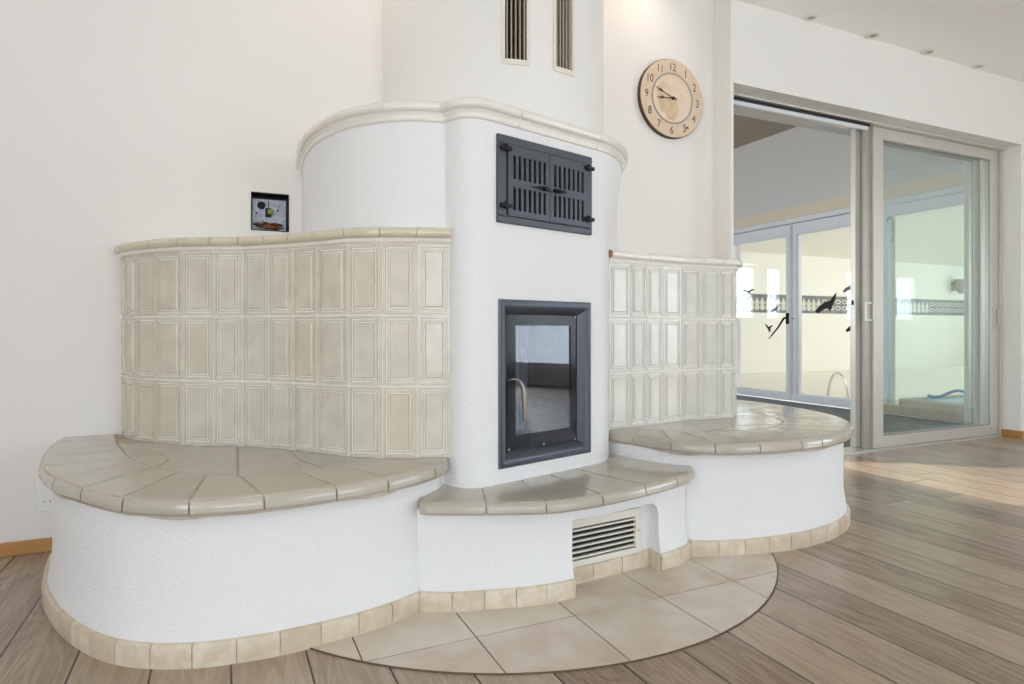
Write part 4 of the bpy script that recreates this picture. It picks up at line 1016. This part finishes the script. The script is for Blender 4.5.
# ------------------------------------------------------------------ open junction box above the left tile wall
jb = empty('junction_box', ((HX0 + HX1) / 2, 3.285, HZ0)); tag(jb, 'open square electrical box with loose wires, set in the wall above the left tile wall', 'electrical box')
mb = MB(); t_ = 0.004; e = 0.0005
mb.box((HX0 + e, 3.196, HZ0 + e), (HX0 + t_, 3.285, HZ1 - e)); mb.box((HX1 - t_, 3.196, HZ0 + e), (HX1 - e, 3.285, HZ1 - e)); mb.box((HX0 + t_, 3.196, HZ1 - t_), (HX1 - t_, 3.285, HZ1 - e)); mb.box((HX0 + t_, 3.196, HZ0 + e), (HX1 - t_, 3.285, HZ0 + t_)); mb.box((HX0 + t_, 3.28, HZ0 + t_), (HX1 - t_, 3.285, HZ1 - t_))
mb.build('case', M_BLACK, jb)
mb = MB(); x0, x1, z0, z1 = HX0 + 0.008, HX1 - 0.010, HZ0 + 0.01, HZ1 - 0.022
ocx, ocz, orr = x0 + 0.040, z1 - 0.030, 0.019
# plate as four pieces around a keyhole
n = 20
hole = [(ocx + orr * math.cos(2 * math.pi * k / n), ocz + orr * math.sin(2 * math.pi * k / n)) for k in range(n)]
def edgept(a):
    dx, dz = math.cos(a), math.sin(a); s_ = []
    if dx > 1e-6: s_.append((x1 - ocx) / dx)
    if dx < -1e-6: s_.append((x0 - ocx) / dx)
    if dz > 1e-6: s_.append((z1 - ocz) / dz)
    if dz < -1e-6: s_.append((z0 - ocz) / dz)
    s0 = min(s_); return (ocx + dx * s0, ocz + dz * s0)
angs = sorted([2 * math.pi * k / n for k in range(n)] + [math.atan2(zz - ocz, xx - ocx) % (2 * math.pi) for xx in (x0, x1) for zz in (z0, z1)])
for k in range(len(angs)):
    a, b = angs[k], angs[(k + 1) % len(angs)] + (2 * math.pi if k == len(angs) - 1 else 0)
    q = [(ocx + orr * math.cos(a), ocz + orr * math.sin(a)), (ocx + orr * math.cos(b), ocz + orr * math.sin(b)), edgept(b), edgept(a)]
    mb.add([(u_, 3.248, v_) for u_, v_ in q] + [(u_, 3.252, v_) for u_, v_ in q], [(0, 1, 2, 3), (7, 6, 5, 4), (0, 4, 5, 1), (2, 3, 7, 6)])
mb.build('mounting_plate', M_ZINC, jb)
MB().box((ocx + 0.018, 3.244, ocz - 0.055), (ocx + 0.045, 3.2475, ocz - 0.012)).build('plate_slot', M_BLACK, jb)
for x, z in ((ocx + 0.075, ocz - 0.02), (ocx - 0.022, ocz - 0.04)): MB().tube([(x, 3.2475, z), (x, 3.245, z)], 0.005).build('screw_hole', M_BLACK, jb)
MB().box((ocx + 0.030, 3.245, ocz - 0.01), (ocx + 0.034, 3.2475, z1 - 0.005)).build('plate_seam', M_BLACK, jb)
for x, z in ((ocx + 0.040, ocz - 0.032), (ocx - 0.004, HZ0 + 0.035)):
    mb = MB(); mb.box((x - 0.012, 3.228, z - 0.010), (x + 0.012, 3.246, z + 0.012)); mb.tube([(x, 3.228, z), (x, 3.222, z)], 0.005); mb.build('terminal_block', M_GREEN, jb, bevel=0.002)
random.seed(3)
for k in range(12):
    x = HX0 + 0.008 + random.random() * 0.03; x2 = HX1 - 0.015 - random.random() * 0.05; z = HZ0 + 0.008 + random.random() * 0.016
    mid_ = [(x + (x2 - x) * u_, 3.225 - 0.02 * random.random(), z + 0.022 * random.random()) for u_ in (0.2, 0.45, 0.7)]
    P = catmull([(x, 3.246, z + 0.02)] + mid_ + [(x2, 3.246, z + 0.015)], 6)
    MB().tube(P, 0.0036, 6).build('wire', (M_WIREB, M_WIREK, M_WIREK, M_WIREG, M_WIREB)[k % 5], jb, smooth=60)

# ------------------------------------------------------------------ wall socket beside the left bench
sk_ = empty('wall_socket', (-0.66, 3.2, 0.16)); tag(sk_, 'white double wall socket half hidden behind the left bench', 'socket')
mb = MB(); mb.box((-0.702, 3.190, 0.165), (-0.619, 3.2, 0.335)); mb.build('cover_plate', M_PLASTIC, sk_, bevel=0.003)
for zz in (0.208, 0.290):
    n = 28; mb = MB(); cxx = -0.660
    mb.box((cxx - 0.031, 3.187, zz - 0.031), (cxx + 0.031, 3.190, zz + 0.031)); oi = mb.build('socket_insert', M_PLASTIC, sk_, bevel=0.001)
    mb = MB()
    for k in range(n):
        a, b = 2 * math.pi * k / n, 2 * math.pi * (k + 1) / n
        P = [(cxx + r_ * math.cos(t), y, zz + r_ * math.sin(t)) for r_, y in ((0.022, 3.184), (0.0195, 3.184)) for t in (a, b)] + [(cxx + 0.022 * math.cos(t), 3.187, zz + 0.022 * math.sin(t)) for t in (a, b)]
        mb.add(P, [(0, 1, 3, 2), (0, 1, 5, 4)])
    mb.tube([(cxx, 3.187, zz), (cxx, 3.1865, zz)], 0.0195, 24)
    mb.build('socket_rim', M_PLASTIC, oi)
    mb = MB()
    for s_ in (-0.0095, 0.0095): mb.tube([(cxx + s_, 3.1864, zz), (cxx + s_, 3.186, zz)], 0.003, 10)
    mb.build('pin_hole', M_BLACK, oi)

# ------------------------------------------------------------------ ceiling spots by the door wall
names = ['first (nearest the clock)', 'second', 'third', 'fourth (farthest right)']
labs = ['small round ceiling light over the door wall, leftmost of the row of four',
        'small round ceiling light over the door wall, second from the left',
        'small round ceiling light over the door wall, third from the left',
        'small round ceiling light over the door wall, rightmost of the row']
def spot_light(x, y, z, lab):
    r = empty('ceiling_spot', (x, y, z)); tag(r, lab, 'ceiling light', 'small spots along the door wall')
    n = 24
    mb = MB(); mb.rings([[(x + q * math.cos(2 * math.pi * k / n), y + q * math.sin(2 * math.pi * k / n), zz) for k in range(n)] for q, zz in ((0.046, z), (0.046, z - 0.006), (0.036, z - 0.012), (0.026, z - 0.012), (0.024, z - 0.004))], cap1=False)
    mb.build('trim_ring', M_GRILLE, r, smooth=40)
    mb = MB(); mb.rings([[(x + 0.025 * math.cos(2 * math.pi * k / n), y + 0.025 * math.sin(2 * math.pi * k / n), zz) for k in range(n)] for zz in (z - 0.004, z - 0.007)]); mb.build('lens', M_ALUD, r)
for i, x in enumerate((3.60, 4.215, 4.845, 5.475)): spot_light(x - 0.01, 3.0, 3.02, labs[i])

# warm ceiling downlights that graze the stove wall
for i, (x, pw) in enumerate(((0.52, 15), (2.30, 17))):
    l = bpy.data.lights.new('wall_washer', 'SPOT'); l.energy = pw; l.color = (1.0, 0.80, 0.60); l.spot_size = R(95); l.spot_blend = 1.0; l.shadow_soft_size = 0.03
    o = bpy.data.objects.new('wall_washer', l); o.location = (x, 2.93, 3.36); o.rotation_euler = (R(6), 0, 0); COL.objects.link(o)
